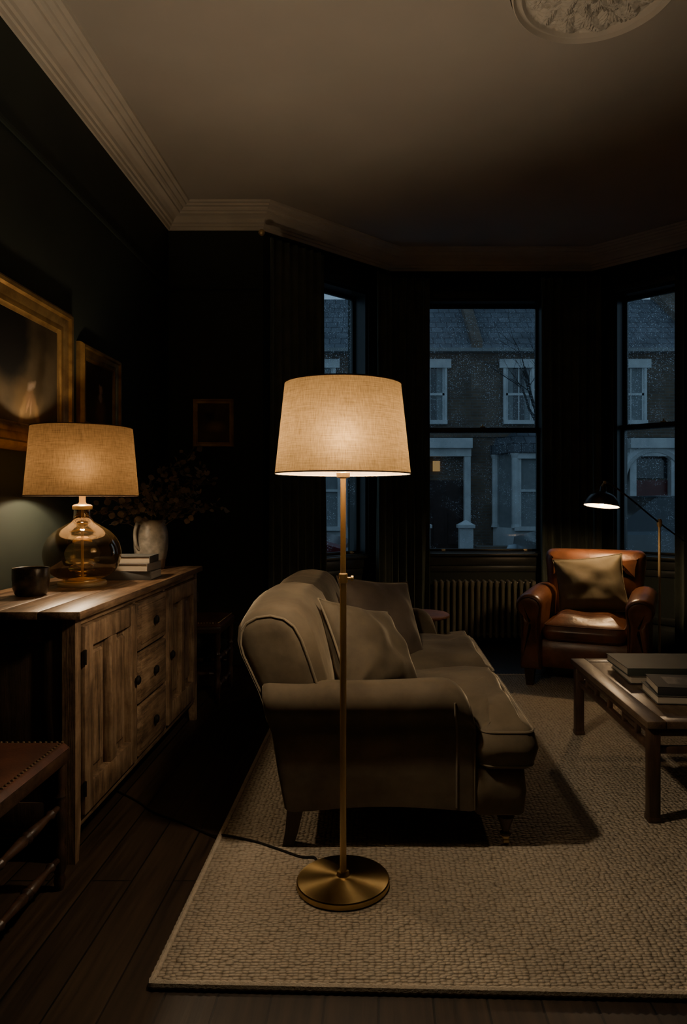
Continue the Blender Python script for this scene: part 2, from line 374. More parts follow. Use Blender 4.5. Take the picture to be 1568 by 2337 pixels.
B = bmesh.new
def box(bm, x0,x1,y0,y1,z0,z1, bev=0.0, seg=2):
    r = bmesh.ops.create_cube(bm, size=1.0)
    vs = r['verts']
    for v in vs:
        v.co = Vector(((x0+x1)/2 + v.co.x*(x1-x0), (y0+y1)/2 + v.co.y*(y1-y0), (z0+z1)/2 + v.co.z*(z1-z0)))
    if bev > 0:
        es = list({e for v in vs for e in v.link_edges})
        bmesh.ops.bevel(bm, geom=es, offset=bev, segments=seg, profile=0.5, affect='EDGES')
    return bm

def loft(bm, rings, closed=True, cap=True, cyclic=False):
    vr = [[bm.verts.new(p) for p in r] for r in rings]
    n = len(rings[0])
    pairs = list(zip(vr[:-1], vr[1:]))
    if cyclic: pairs.append((vr[-1], vr[0]))
    for a, b in pairs:
        for i in range(n if closed else n-1):
            j = (i+1) % n
            try: bm.faces.new((a[i], a[j], b[j], b[i]))
            except Exception: pass
    if cap and not cyclic and closed:
        for r in (vr[0], vr[-1]):
            try: bm.faces.new(r)
            except Exception: pass
    return bm

def lathe(bm, prof, cx=0, cy=0, z0=0, seg=40, cap=False):
    rings = []
    for r, z in prof:
        r = max(r, 1e-5)
        rings.append([Vector((cx+r*cos(2*pi*i/seg), cy+r*sin(2*pi*i/seg), z0+z)) for i in range(seg)])
    return loft(bm, rings, cap=cap)

def lathe_axis(bm, prof, p0, p1, seg=12):
    p0 = Vector(p0); p1 = Vector(p1); d = (p1-p0); Ln = d.length; d.normalize()
    up = Vector((0,0,1)) if abs(d.z) < 0.9 else Vector((1,0,0))
    u = d.cross(up).normalized(); v = d.cross(u)
    rings = [[p0 + d*(t*Ln) + (u*cos(2*pi*i/seg)+v*sin(2*pi*i/seg))*r for i in range(seg)] for r, t in prof]
    return loft(bm, rings)

def tube(bm, pts, r, seg=8, cyclic=False, radii=None):
    pts = [Vector(p) for p in pts]; n = len(pts)
    rings = []; prev = None
    for i, p in enumerate(pts):
        if cyclic: t = pts[(i+1)%n]-pts[i-1]
        else: t = pts[min(i+1,n-1)]-pts[max(i-1,0)]
        t.normalize()
        if prev is None:
            a = Vector((0,0,1)) if abs(t.z) < 0.9 else Vector((1,0,0))
            u = t.cross(a).normalized()
        else:
            u = prev - t*prev.dot(t)
            if u.length < 1e-6: u = t.orthogonal()
            u.normalize()
        prev = u; v = t.cross(u)
        rr = radii[i] if radii else r
        rings.append([p + (u*cos(2*pi*k/seg)+v*sin(2*pi*k/seg))*rr for k in range(seg)])
    return loft(bm, rings, cyclic=cyclic)

def smooth_pts(pts, n=8):
    pts = [Vector(p) for p in pts]; out = []
    for i in range(len(pts)-1):
        p0 = pts[max(i-1,0)]; p1 = pts[i]; p2 = pts[i+1]; p3 = pts[min(i+2,len(pts)-1)]
        for k in range(n):
            t = k/n
            out.append(0.5*((2*p1)+(-p0+p2)*t+(2*p0-5*p1+4*p2-p3)*t*t+(-p0+3*p1-3*p2+p3)*t**3))
    out.append(pts[-1]); return out

def extrude_poly(bm, poly, z0, z1):
    a = [Vector((x,y,z0)) for x,y in poly]; b = [Vector((x,y,z1)) for x,y in poly]
    return loft(bm, [a,b])

def round_poly(poly, r, n=5):
    out = []; m = len(poly)
    for i in range(m):
        p = Vector(poly[i]); a = Vector(poly[i-1]); c = Vector(poly[(i+1)%m])
        da = (a-p); dc = (c-p); rr = min(r, da.length*0.45, dc.length*0.45)
        pa = p+da.normalized()*rr; pc = p+dc.normalized()*rr
        for k in range(n+1):
            t = k/n
            out.append((1-t)**2*pa + 2*t*(1-t)*p + t*t*pc)
        q = Vector(poly[(i+1)%m])
        e = (q-p); rr2 = min(r, e.length*0.45)
        for k in range(1,5):
            s = rr2 + (e.length-2*rr2)*k/5
            out.append(p+e.normalized()*s)
    return out

def offset_pts(pts, d):
    n = len(pts); out = []
    area = sum(pts[i].x*pts[(i+1)%n].y-pts[(i+1)%n].x*pts[i].y for i in range(n))
    sg = 1 if area > 0 else -1
    for i in range(n):
        t = (pts[(i+1)%n]-pts[i-1])
        if t.length < 1e-9: out.append(pts[i].copy()); continue
        t.normalize(); out.append(pts[i] + Vector((-t.y, t.x))*d*sg)
    return out

def puff(bm, poly, z0, z1, r=0.05, crown=0.03, round_r=0.05, wob=0.0, bulge=0.006, center=None):
    base = round_poly(poly, round_r); rings = []
    c = Vector(center) if center else sum(base, Vector((0,0)))/len(base)
    def ring(ins, z):
        o = offset_pts(base, ins)
        return [Vector((p.x, p.y, z)) for p in o]
    h = z1-z0; r = min(r, h/2)
    rings.append(ring(r*0.9, z0))
    rings.append(ring(r*0.45, z0+r*0.10)); rings.append(ring(r*0.12, z0+r*0.45)); rings.append(ring(-bulge*0.5, z0+h*0.38)); rings.append(ring(-bulge, z0+h*0.5)); rings.append(ring(-bulge*0.5, z0+h*0.62))
    rings.append(ring(r*0.12, z1-r*0.45)); rings.append(ring(r*0.45, z1-r*0.10)); rings.append(ring(r*0.95, z1+crown*0.1))
    last = rings[-1]
    for f, cz in ((0.9,0.40),(0.8,0.66),(0.7,0.82),(0.6,0.91),(0.45,0.96),(0.3,0.99),(0.12,1.0)):
        row = []
        for p in last:
            x = c.x+(p.x-c.x)*f; y = c.y+(p.y-c.y)*f
            row.append(Vector((x, y, z1+crown*cz + wob*mnoise.noise(Vector((x*6,y*6,z1))))))
        rings.append(row)
    return loft(bm, rings)

def pillow(bm, center, nrm, w, h, t, roll=0.0, seed=0, n=34, crumple=0.010):
    nv = Vector(nrm).normalized(); up = Vector((0,0,1)); v = (up - nv*up.dot(nv)).normalized(); u = v.cross(nv)
    R = Matrix.Rotation(roll, 3, nv); u = R@u; v = R@v; c = Vector(center)
    for s in (1,-1):
        g = []
        for i in range(n+1):
            row = []
            for j in range(n+1):
                a = -1+2*i/n; b = -1+2*j/n
                pa = a*(1-0.08*(1-b*b)) ; pb = b*(1-0.08*(1-a*a))
                th = (max(0,1-abs(a)**2.6)*max(0,1-abs(b)**2.6))**0.58
                z = s*t*0.5*th
                # slumped: fuller towards the bottom edge
                z *= 1.0 - 0.22*b
                cr = crumple*mnoise.noise(Vector((a*1.9+seed, b*1.9, s*3.1+seed)))*th
                cr += crumple*0.40*sin(9*atan2(abs(b)-1.05, abs(a)-1.05)+seed)*min(1,th*2.5)*(abs(a*b))**1.5
                row.append(bm.verts.new(c + u*(pa*w/2) + v*(pb*h/2) + nv*(z+cr)))
            g.append(row)
        for i in range(n):
            for j in range(n):
                bm.faces.new((g[i][j], g[i+1][j], g[i+1][j+1], g[i][j+1]))
    bmesh.ops.remove_doubles(bm, verts=bm.verts[:], dist=0.0008)
    return bm

def pillow_edge(center, nrm, w, h, roll=0.0, n=12):
    nv = Vector(nrm).normalized(); up = Vector((0,0,1)); v = (up - nv*up.dot(nv)).normalized(); u = v.cross(nv)
    R = Matrix.Rotation(roll, 3, nv); u = R@u; v = R@v; c = Vector(center); pts = []
    seq = [(-1+2*k/n, -1) for k in range(n)] + [(1, -1+2*k/n) for k in range(n)] + [(1-2*k/n, 1) for k in range(n)] + [(-1, 1-2*k/n) for k in range(n)]
    for a, b in seq:
        pa = a*(1-0.08*(1-b*b)); pb = b*(1-0.08*(1-a*a))
        pts.append(c+u*(pa*w/2)+v*(pb*h/2))
    return pts

def throw_cushion(center, nrm, w, h, t, roll, mat, pipmat, label, seed, name='throw_cushion', crumple=0.010):
    th = thing(name, (center[0],center[1],center[2]-h*0.45), label, 'cushion')
    finish('cushion_body', pillow(B(), center, nrm, w, h, t, roll, seed, crumple=crumple), mat, th, sharp=180)
    finish('cushion_piping', tube(B(), pillow_edge(center, nrm, w, h, roll), 0.0045, 6, cyclic=True), pipmat, th)
    return th

# ------------------------------------------------------------------ room
WX = -1.6; YB = 5.33; YC = 6.28; CE = 3.44
RX = 3.7; YR = -2.2
PATH = [(WX,YR),(WX,YB),(-0.883,YB),(0.098,YC),(1.904,YC),(2.885,YB),(RX,YB),(RX,YR)]

def path_offset(path, d):
    out = []; n = len(path)
    for i in range(n):
        p = Vector(path[i]); a = Vector(path[i-1]); c = Vector(path[(i+1)%n])
        d1 = (p-a).normalized(); d2 = (c-p).normalized()
        n1 = Vector((d1.y,-d1.x)); n2 = Vector((d2.y,-d2.x))
        m = (n1+n2); m = m/ (m.length_squared) * 2
        out.append(p + m*d)
    return out

def sweep_room(prof):
    bm = B(); rings_by_prof = [path_offset(PATH, o) for o, z in prof]
    n = len(PATH); rings = []
    for i in range(n):
        rings.append([Vector((rings_by_prof[k][i].x, rings_by_prof[k][i].y, prof[k][1])) for k in range(len(prof))])
    return loft(bm, rings, cyclic=True)

outer = path_offset(PATH, -0.26)
finish('floor', extrude_poly(B(), [(p.x,p.y) for p in outer], -0.12, 0.0), M['floor'], kind='structure', smooth=False)
finish('ceiling', extrude_poly(B(), [(p.x,p.y) for p in outer], CE, CE+0.15), M['ceil'], kind='structure', smooth=False)

def wall(name, p0, p1, openings=(), mat=None):
    p0 = Vector(p0); p1 = Vector(p1); d = p1-p0; Ln = d.length; rot = atan2(d.y, d.x); T = 0.25
    bm = B(); s = 0.0
    for (a,b,z0,z1) in openings:
        box(bm, s, a, 0, T, 0, CE); box(bm, a, b, 0, T, 0, z0); box(bm, a, b, 0, T, z1, CE); s = b
    box(bm, s, Ln, 0, T, 0, CE)
    return finish(name, bm, mat or M['wall'], loc=(p0.x,p0.y,0), rot=rot, world=False, kind='structure', smooth=False)

wz0, wz1, wmeet = 0.775, 3.05, 1.885
segL = sqrt(0.981**2+0.95**2)
wall('wall_left', (WX,YR), (WX,YB))
wall('wall_alcove_left', (WX,YB), (-0.883,YB))
OL = (0.22*segL, 0.795*segL); OC = (0.459-0.098-0.045, 1.417-0.098+0.060); OR = (0.160*segL, 0.72*segL)
wall('wall_bay_left', (-0.883,YB), (0.098,YC), [(OL[0],OL[1],wz0,wz1)])
wall('wall_bay_center', (0.098,YC), (1.904,YC), [(OC[0],OC[1],wz0,wz1)])
wall('wall_bay_right', (1.904,YC), (2.885,YB), [(OR[0],OR[1],wz0,wz1)])
wall('wall_alcove_right', (2.885,YB), (RX,YB))
wall('wall_right', (RX,YB), (RX,YR), mat=M['wall_fill'])  # right and rear walls are out of view, made pale to add fill
wall('wall_rear', (RX,YR), (WX,YR), mat=M['wall_fill'])

cp = [(-0.01,3.295),(0.012,3.295),(0.018,3.315),(0.03,3.318),(0.034,3.335),(0.05,3.338),(0.058,3.355),(0.075,3.368),(0.095,3.376),(0.118,3.38),
      (0.122,3.392),(0.138,3.394),(0.150,3.402),(0.155,3.412),(0.185,3.414),(0.19,3.424),(0.215,3.426),(0.22,3.4405),(-0.01,3.4405)]
finish('trim_1', sweep_room(cp), M['cornice'], kind='structure', sharp=25)
finish('baseboard_room', sweep_room([(-0.01,0),(0.022,0),(0.022,0.16),(0.016,0.175),(0.012,0.20),(-0.01,0.205)]), M['winpaint'], kind='structure', sharp=25)

def picture_rail():
    prof = [(-0.005,2.85),(0.010,2.85),(0.014,2.858),(0.014,2.872),(0.008,2.88),(-0.005,2.882)]
    bm = B(); rs = [[Vector(q) for q in ((WX+o,YR),(WX+o,YB-o),(-0.9,YB-o))] for o,z in prof]
    loft(bm, [[Vector((rs[k][i].x, rs[k][i].y, prof[k][1])) for k in range(len(prof))] for i in range(3)])
    return bm
finish('trim_2', picture_rail(), M['wall'], kind='structure', sharp=25)

# ceiling rose: moulded rings round carved, curling acanthus foliage
def rose():
    bm = B(); R0 = 0.36; NR = 90; NT = 360; rings = []
    def leaf(r, th, rc, n, ph, wr, swirl):
        a = (th*n/(2*pi) + ph + swirl*(r-rc)) % 1.0 - 0.5
        x = a*2.0; y = (r-rc)/wr
        body = 1 - (x*x*1.25 + y*y)
        if body <= 0: return 0.0
        vein = abs(sin((abs(x)*1.3 - y*0.9)*9))
        return body**0.5*(0.62+0.38*vein) - 0.30*max(0, 1-abs(x)*9)
    for i in range(NR+1):
        r = i/NR; ring = []
        for j in range(NT):
            th = 2*pi*j/NT
            h = 0.008
            if r > 0.985: h = 0.0
            elif r > 0.93: h = 0.022*abs(sin(pi*(r-0.93)/0.055))**0.5
            elif r > 0.875: h = 0.006
            elif r > 0.83: h = 0.016*sin(pi*(r-0.83)/0.045) + 0.006
            elif r > 0.10:
                l1 = leaf(r, th, 0.66, 12, 0.0, 0.155, 1.5)
                l2 = leaf(r, th, 0.60, 12, 0.5, 0.19, -1.7)
                l3 = leaf(r, th, 0.36, 9, 0.2, 0.17, 2.2)
                l4 = leaf(r, th, 0.30, 9, 0.7, 0.15, -2.0)
                l5 = leaf(r, th, 0.16, 6, 0.0, 0.09, 0.8)
                h = 0.006 + 0.022*max(l1, l2*0.8, l3*1.0, l4*0.8, l5, 0)
                h += 0.004*mnoise.noise(Vector((r*cos(th)*15, r*sin(th)*15, 2)))
            else: h = 0.026 + 0.012*cos(r/0.10*pi/2)
            ring.append(Vector((0.92+max(r,0.001)*R0*cos(th), 2.97+max(r,0.001)*R0*sin(th), CE-h*1.6)))
        rings.append(ring)
    rings.append([Vector((p.x,p.y,CE)) for p in rings[-1]])
    return loft(bm, rings, cap=False)
finish('ceiling_rose', rose(), M['cornice'], loc=(0.92,2.97,CE), label='round off-white plaster ceiling rose with acanthus leaf relief', cat='ceiling rose', sharp=60)

# ------------------------------------------------------------------ windows
def window(n, p0, d, o):
    p0 = Vector(p0); d = Vector(d).normalized(); rot = atan2(d.y,d.x)
    org = p0 + d*o[0]; w = o[1]-o[0]
    root = thing('window_%d'%n, (org.x,org.y,0), 'black-painted timber sash window with rain-spotted panes', 'window', rot=rot, kind='structure')
    z0, z1, zm = wz0, wz1, wmeet
    bm = B()
    for (a,b,y0,y1,c,e) in ((0,0.022,0.0,0.2,z0,z1),(w-0.022,w,0.0,0.2,z0,z1),(0,w,0.0,0.2,z1-0.022,z1),(0,w,0,0.2,z0,z0+0.006)):
        box(bm,a,b,y0,y1,c,e)
    for (a,b,c,e) in ((-0.07,0.0,z0-0.0,z1+0.07),(w,w+0.07,z0,z1+0.07),(0,w,z1,z1+0.07)):
        box(bm,a,b,-0.022,0.0,c,e,0.006)
    finish('window_frame', bm, M['winpaint'], root, world=False, sharp=30)
    for (nm, y, a, b) in (('upper_sash',0.135,zm-0.022,z1-0.022),('lower_sash',0.085,z0+0.006,zm+0.022)):
        bm = B(); s = 0.024; x0 = 0.022; x1 = w-0.022; br = 0.024 if nm=='lower_sash' else 0.044
        box(bm,x0,x0+s,y,y+0.04,a,b,0.004); box(bm,x1-s,x1,y,y+0.04,a,b,0.004)
        tr = 0.044 if nm=='lower_sash' else 0.024
        box(bm,x0,x1,y,y+0.04,a,a+br,0.004); box(bm,x0,x1,y,y+0.04,b-tr,b,0.004)
        sash = finish(nm, bm, M['winpaint'], root, world=False, sharp=30)
        g = B(); vs = [g.verts.new(p) for p in ((x0+s,y+0.02,a+br),(x1-s,y+0.02,a+br),(x1-s,y+0.02,b-tr),(x0+s,y+0.02,b-tr))]; g.faces.new(vs)
        finish('glass_pane', g, M['glassR'], sash, world=False, smooth=False, label='rain-spotted glass pane')
        if nm == 'lower_sash':
            for fx in (0.16, 0.86):
                bm = B(); cx = fx*w
                box(bm, cx-0.018,cx+0.018,y-0.005,y,a+0.0,a+0.022,0.002)
                tube(bm, [(cx-0.014,y-0.004,a+0.014),(cx-0.012,y-0.022,a+0.01),(cx+0.012,y-0.022,a+0.01),(cx+0.014,y-0.004,a+0.014)],0.004,6)
                finish('sash_lift', bm, M['brass'], sash, world=False)
        else:
            bm = B(); box(bm, w/2-0.025,w/2+0.025,y-0.035,y-0.005,zm+0.022,zm+0.034,0.003); lathe(bm,[(0.001,0),(0.01,0),(0.006,0.02),(0.001,0.024)],w/2,y-0.02,zm+0.03,10)
            finish('sash_lock', bm, M['brass'], sash, world=False)
    bm = B(); box(bm,-0.09,w+0.09,-0.055,0.085,z0-0.03,z0,0.008); box(bm,-0.07,w+0.07,-0.02,0.0,z0-0.11,z0-0.03,0.005)
    finish('window_sill', bm, M['winpaint'], root, world=False, sharp=30)
    bm = B()
    box(bm,-0.05,w+0.05,-0.012,0.0,0.21,0.27,0.004); box(bm,-0.05,w+0.05,-0.012,0.0,z0-0.17,z0-0.115,0.004)
    box(bm,-0.05,0.01,-0.012,0,0.27,z0-0.17,0.004); box(bm,w-0.01,w+0.05,-0.012,0,0.27,z0-0.17,0.004)
    finish('window_apron', bm, M['winpaint'], root, world=False, sharp=30)
window(1, (-0.883,YB), (0.981,0.95), OL)
window(2, (0.098,YC), (1,0), OC)
window(3, (1.904,YC), (0.981,-0.95), OR)

# curtain rod + curtains
rp = path_offset(PATH, 0.14)
RODZ = 3.215
Lw = (rp[3]-rp[2]).normalized(); Rw = (rp[5]-rp[4]).normalized()
ra = rp[2] - Lw*0.05; rb = rp[5] + Rw*0.05
rod = thing('curtain_rod', (ra.x,ra.y,RODZ), 'thin dark curtain rod following the bay, brass ball finials', 'curtain rod')
finish('rod_pole', tube(B(), [(ra.x,ra.y,RODZ),(rp[3].x,rp[3].y,RODZ),(rp[4].x,rp[4].y,RODZ),(rb.x,rb.y,RODZ)], 0.011, 10), M['iron'], rod)
for p in (ra, rb):
    finish('finial', lathe(B(), [(0.001,-0.024),(0.012,-0.021),(0.022,-0.01),(0.025,0),(0.022,0.01),(0.012,0.021),(0.001,0.024)], p.x,p.y,RODZ,16), M['brass'], rod, label='brass ball finial')
for p in (rp[3], rp[4]):
    dd = Vector((p.x-1.0, p.y-2)).normalized()
    bm = B(); tube(bm, [(p.x,p.y,RODZ-0.012),(p.x+dd.x*0.14,p.y+dd.y*0.14,RODZ-0.02)],0.007,8)
    finish('rod_bracket', bm, M['iron'], rod)

def curtain(pts, label, period=0.075, amp=0.034, seed=0):
    pts = [Vector(p) for p in pts]; cum = [0]
    for a,b in zip(pts[:-1],pts[1:]): cum.append(cum[-1]+(b-a).length)
    Ln = cum[-1]; n = max(24, int(Ln/0.006)); NZ = 24
    def at(s):
        for i in range(len(pts)-1):
            if s <= cum[i+1] or i == len(pts)-2:
                t = (s-cum[i])/(cum[i+1]-cum[i]); return pts[i].lerp(pts[i+1], t)
    bm = B(); rings = []
    for k in range(NZ+1):
        f = k/NZ; z = RODZ-0.02 - (RODZ-0.02-0.012)*f; row = []
        for i in range(n+1):
            s = Ln*i/n; p = at(s); q = at(min(Ln,s+0.05)); q0 = at(max(0,s-0.05)); t = (q-q0).normalized(); nn = Vector((t.y,-t.x))
            w = mnoise.noise(Vector((s*5+seed, f*0.6, seed)))
            ph = 2*pi*s/period + 1.6*w + 0.5*mnoise.noise(Vector((s*3,f*2,seed)))
            am = amp*(0.75+0.45*f)*(0.8+0.5*w)
            off = am*(sin(ph)+0.25*sin(2.1*ph+1))
            row.append(Vector((p.x+nn.x*off+t.x*0.010*cos(ph), p.y+nn.y*off+t.y*0.010*cos(ph), z)))
        rings.append(row)
    loft(bm, rings, closed=False, cap=False)
    ob = finish('curtain', bm, M['curtain'], loc=(pts[0].x,pts[0].y,0), label=label, cat='curtain', sharp=180, group='bay window curtains')
    so = ob.modifiers.new('thick','SOLIDIFY'); so.thickness = 0.004
l0 = Vector((-0.786,5.23)); r0 = Vector((1.807,6.18))
curtain([l0+Vector((0.981,0.95))*(-0.03), l0+Vector((0.981,0.95))*0.355], 'long black-green velvet curtain gathered beside the alcove', seed=1)
curtain([l0+Vector((0.981,0.95))*0.775, (0.135,6.12), (0.435,6.14)], 'long black-green velvet curtain on a bay corner behind the sofa', seed=2)
curtain([(1.415,6.14),(1.83,6.13),(1.915,6.075)], 'long black-green velvet curtain on a bay corner behind the armchair', seed=3)
curtain([r0+Vector((0.981,-0.95))*0.575, r0+Vector((0.981,-0.95))*0.98], 'long black-green velvet curtain behind the reading lamp', seed=4)

# radiator
rad = thing('radiator', (0.917,6.14,0), 'dark olive cast-iron column radiator under the window', 'radiator')
bm = B(); nsec = 17; x0 = 0.466; sp_ = (1.372-0.466)/nsec
for i in range(nsec):
    cx = x0+sp_*(i+0.5)
    for cy in (6.105, 6.175):
        lathe(bm, [(0.0,0.045),(0.012,0.05),(0.021,0.075),(0.017,0.10),(0.0165,0.48),(0.021,0.51),(0.016,0.54),(0.0,0.55)], cx, cy, 0, 10)
    box(bm, cx-0.0185,cx+0.0185,6.095,6.185,0.06,0.095,0.012); box(bm, cx-0.0185,cx+0.0185,6.095,6.185,0.50,0.54,0.014)
tube(bm, [(x0,6.14,0.52),(1.372,6.14,0.52)],0.013,8); tube(bm, [(x0,6.14,0.075),(1.372,6.14,0.075)],0.013,8)
finish('radiator_body', bm, M['radiator'], rad)
for cx in (x0+sp_*0.5, 1.372-sp_*0.5):
    for (ya,yb) in ((6.09,6.12),(6.16,6.19)):
        bm = B(); box(bm,cx-0.015,cx+0.015,ya,yb,0,0.07,0.005)
        finish('foot', bm, M['radiator'], rad)
bm = B(); tube(bm, [(1.372,6.14,0.075),(1.40,6.14,0.075),(1.405,6.14,0.0)],0.008,8); lathe(bm,[(0.0,0.07),(0.016,0.075),(0.016,0.12),(0.0,0.125)],1.402,6.14,0,12)
finish('valve', bm, M['brass'], rad)

# ------------------------------------------------------------------ rug
rugpoly = [(-0.583,1.794),(2.45,1.705),(2.45,4.95),(-0.583,4.95)]
RZ = 0.014
rug = thing('rug', (0.9,3.3,0), 'large beige nubby woven wool rug under the sofa', 'rug')
bm = B(); extrude_poly(bm, rugpoly, 0.0, RZ)
finish('rug_pile', bm, M['rug'], rug, smooth=False)
bm = B(); pr = [Vector((x,y,0.010)) for x,y in rugpoly]
edge = []
for i in range(4):
    a = pr[i]; b = pr[(i+1)%4]; m = int((b-a).length/0.0110)
    for k in range(m): edge.append(a.lerp(b,k/m))
tube(bm, edge, 0.009, 8, cyclic=True, radii=[0.0122 if i%2 else 0.0092 for i in range(len(edge))])
finish('bound_edge', bm, M['rugedge'], rug)

# ------------------------------------------------------------------ floor lamp
LX, LY = -0.115, 2.25
fl = thing('floor_lamp', (LX,LY,RZ), 'lit brass floor lamp with a tapered linen drum shade', 'floor lamp')
bm = B(); lathe(bm, [(0.0,0.0),(0.138,0.0),(0.148,0.003),(0.149,0.006),(0.149,0.019),(0.146,0.0225),(0.140,0.0235),(0.03,0.030),(0.022,0.033),(0.018,0.045),(0.0,0.045)], LX,LY,RZ,96)
finish('base', bm, M['brushed'], fl)
bm = B(); lathe(bm, [(0.0,0.02),(0.0105,0.02),(0.0105,1.0),(0.0,1.0)], LX,LY,0,20); lathe(bm,[(0.0,0.99),(0.0088,0.99),(0.0088,1.335),(0.0,1.335)],LX,LY,0,20)
finish('pole', bm, M['brass'], fl)
bm = B(); lathe(bm, [(0.0105,0.982),(0.0145,0.984),(0.0145,1.012),(0.0105,1.015),(0.0,1.016)], LX,LY,0,24)
tube(bm, [(LX+0.012,LY,0.998),(LX+0.026,LY,0.998)],0.0045,10)
lathe_axis(bm, [(0.004,0),(0.009,0.15),(0.009,0.85),(0.004,1)], (LX+0.024,LY-0.001,0.998),(LX+0.034,LY-0.001,0.998),14)
finish('height_clamp', bm, M['brass'], fl)
bm = B(); lathe(bm, [(0.009,1.318),(0.021,1.322),(0.022,1.336),(0.017,1.34),(0.017,1.372),(0.014,1.382),(0.0,1.382)], LX,LY,0,24)
finish('bulb_socket', bm, M['brass'], fl)
def bulb(parent, x,y,z,r,mat,neck=1.0):
    bm = B(); lathe(bm, [(0.0,-r*(1.3+neck)),(r*0.5,-r*(1.25+neck)),(r*0.52,-r*1.3),(r*0.85,-r*0.5),(r,0),(r*0.87,r*0.5),(r*0.5,r*0.87),(0.0,r)], x,y,z,24)
    return finish('light_bulb', bm, mat, parent, label='glowing warm bulb')
bulb(fl, LX,LY,1.460,0.030,M['bulbA'],1.2)
def drum_shade(parent, x, y, zb, zt, rb_, rt, mat, trimt, trimb):
    N = 12; prof = [(rb_+(rt-rb_)*i/N, zb+(zt-zb)*i/N) for i in range(N+1)]
    sh = finish('lamp_shade', lathe(B(), prof, x,y,0,96), mat, parent, sharp=180)
    for r, z, m_ in ((rb_,zb,trimb),(rt,zt,trimt)):
        finish('shade_trim', tube(B(), [(x+r*cos(2*pi*i/96), y+r*sin(2*pi*i/96), z) for i in range(96)], 0.0024, 6, cyclic=True), m_, sh)
    bm = B()
    for k in range(3):
        a = 2*pi*k/3+0.4; tube(bm, [(x+0.012*cos(a),y+0.012*sin(a),zt-0.03),(x+rt*cos(a),y+rt*sin(a),zt)],0.0018,6)
    tube(bm, [(x+0.012*cos(2*pi*i/16),y+0.012*sin(2*pi*i/16),zt-0.03) for i in range(16)],0.0018,6,cyclic=True)
    finish('shade_spider', bm, M['brass'], sh)
drum_shade(fl, LX,LY,1.334,1.620,0.217,0.186,M['shade'],M['trim_dark'],M['trim_light'])

cord = smooth_pts([(-0.20,2.33,0.022),(-0.22,2.41,0.019),(-0.27,2.42,0.018),(-0.35,2.47,0.018),(-0.45,2.53,0.018),(-0.56,2.57,0.020),(-0.62,2.60,0.008),(-0.75,2.70,0.004),(-0.9,2.80,0.004),(-1.0,2.9,0.004),(-1.12,3.0,0.004)])
finish('power_cord', tube(B(), cord, 0.0038, 6), M['cable'], fl, label='thin black power cord')

# ------------------------------------------------------------------ sofa
SZ = RZ
sofa = thing('sofa', (0.03,3.3,SZ), 'olive-brown velvet roll-arm sofa with two seat cushions on the rug', 'sofa')
bp_ = [(-0.335,0.15),(-0.365,0.28),(-0.40,0.45),(-0.44,0.57),(-0.475,0.65),(-0.502,0.71),(-0.514,0.76),(-0.510,0.81),(-0.485,0.852),(-0.44,0.878),(-0.385,0.885),(-0.33,0.872),(-0.287,0.838),(-0.258,0.785),(-0.228,0.70),(-0.20,0.61),(-0.175,0.50),(-0.155,0.40),(-0.14,0.28),(-0.13,0.15)]
def back_ring(y, ins, dz=0.0, belly=0.0):
    pts = [Vector(p) for p in bp_]; o = offset_pts(pts, ins)
    out = []
    for p in o:
        f = max(0,(p.y-0.35)/0.5)
        x = p.x + (belly*f if p.x > -0.36 else 0)
        out.append(Vector((x, y, p.y+dz*f)))
    return out
stations = [(2.482,0.080,-0.028),(2.483,0.050,-0.028),(2.488,0.030,-0.027),(2.500,0.016,-0.026),(2.520,0.006,-0.024),(2.55,0.0,-0.022),(2.62,-0.004,-0.016),(2.75,-0.008,-0.006),(2.88,-0.009,-0.003),(3.0,-0.008,-0.002),(3.1,-0.006,-0.006),(3.2,-0.004,-0.012),(3.27,0.000,-0.018),(3.30,0.004,-0.022),(3.33,0.000,-0.020),(3.40,-0.003,-0.018),(3.6,-0.006,-0.016),(3.75,-0.006,-0.020),(3.9,-0.005,-0.026),(4.04,-0.002,-0.034),(4.10,0.002,-0.040),(4.135,0.012,-0.04),(4.15,0.026,-0.04),(4.156,0.05,-0.04),(4.157,0.075,-0.04)]
bm = B(); loft(bm, [back_ring(y, i, d, belly=0.025 if abs(i)<0.0095 and y not in (3.27,3.30,3.33) else 0.012 if y in (3.27,3.33) else 0) for y,i,d in stations])
finish('backrest', bm, M['velvet'], sofa, sharp=60)
pp = [Vector((p.x, 2.491, p.y-0.027*max(0,(p.y-0.35)/0.5))) for p in offset_pts([Vector(q) for q in bp_], 0.021)]
finish('backrest_piping', tube(B(), pp, 0.0055, 8), M['piping'], sofa)

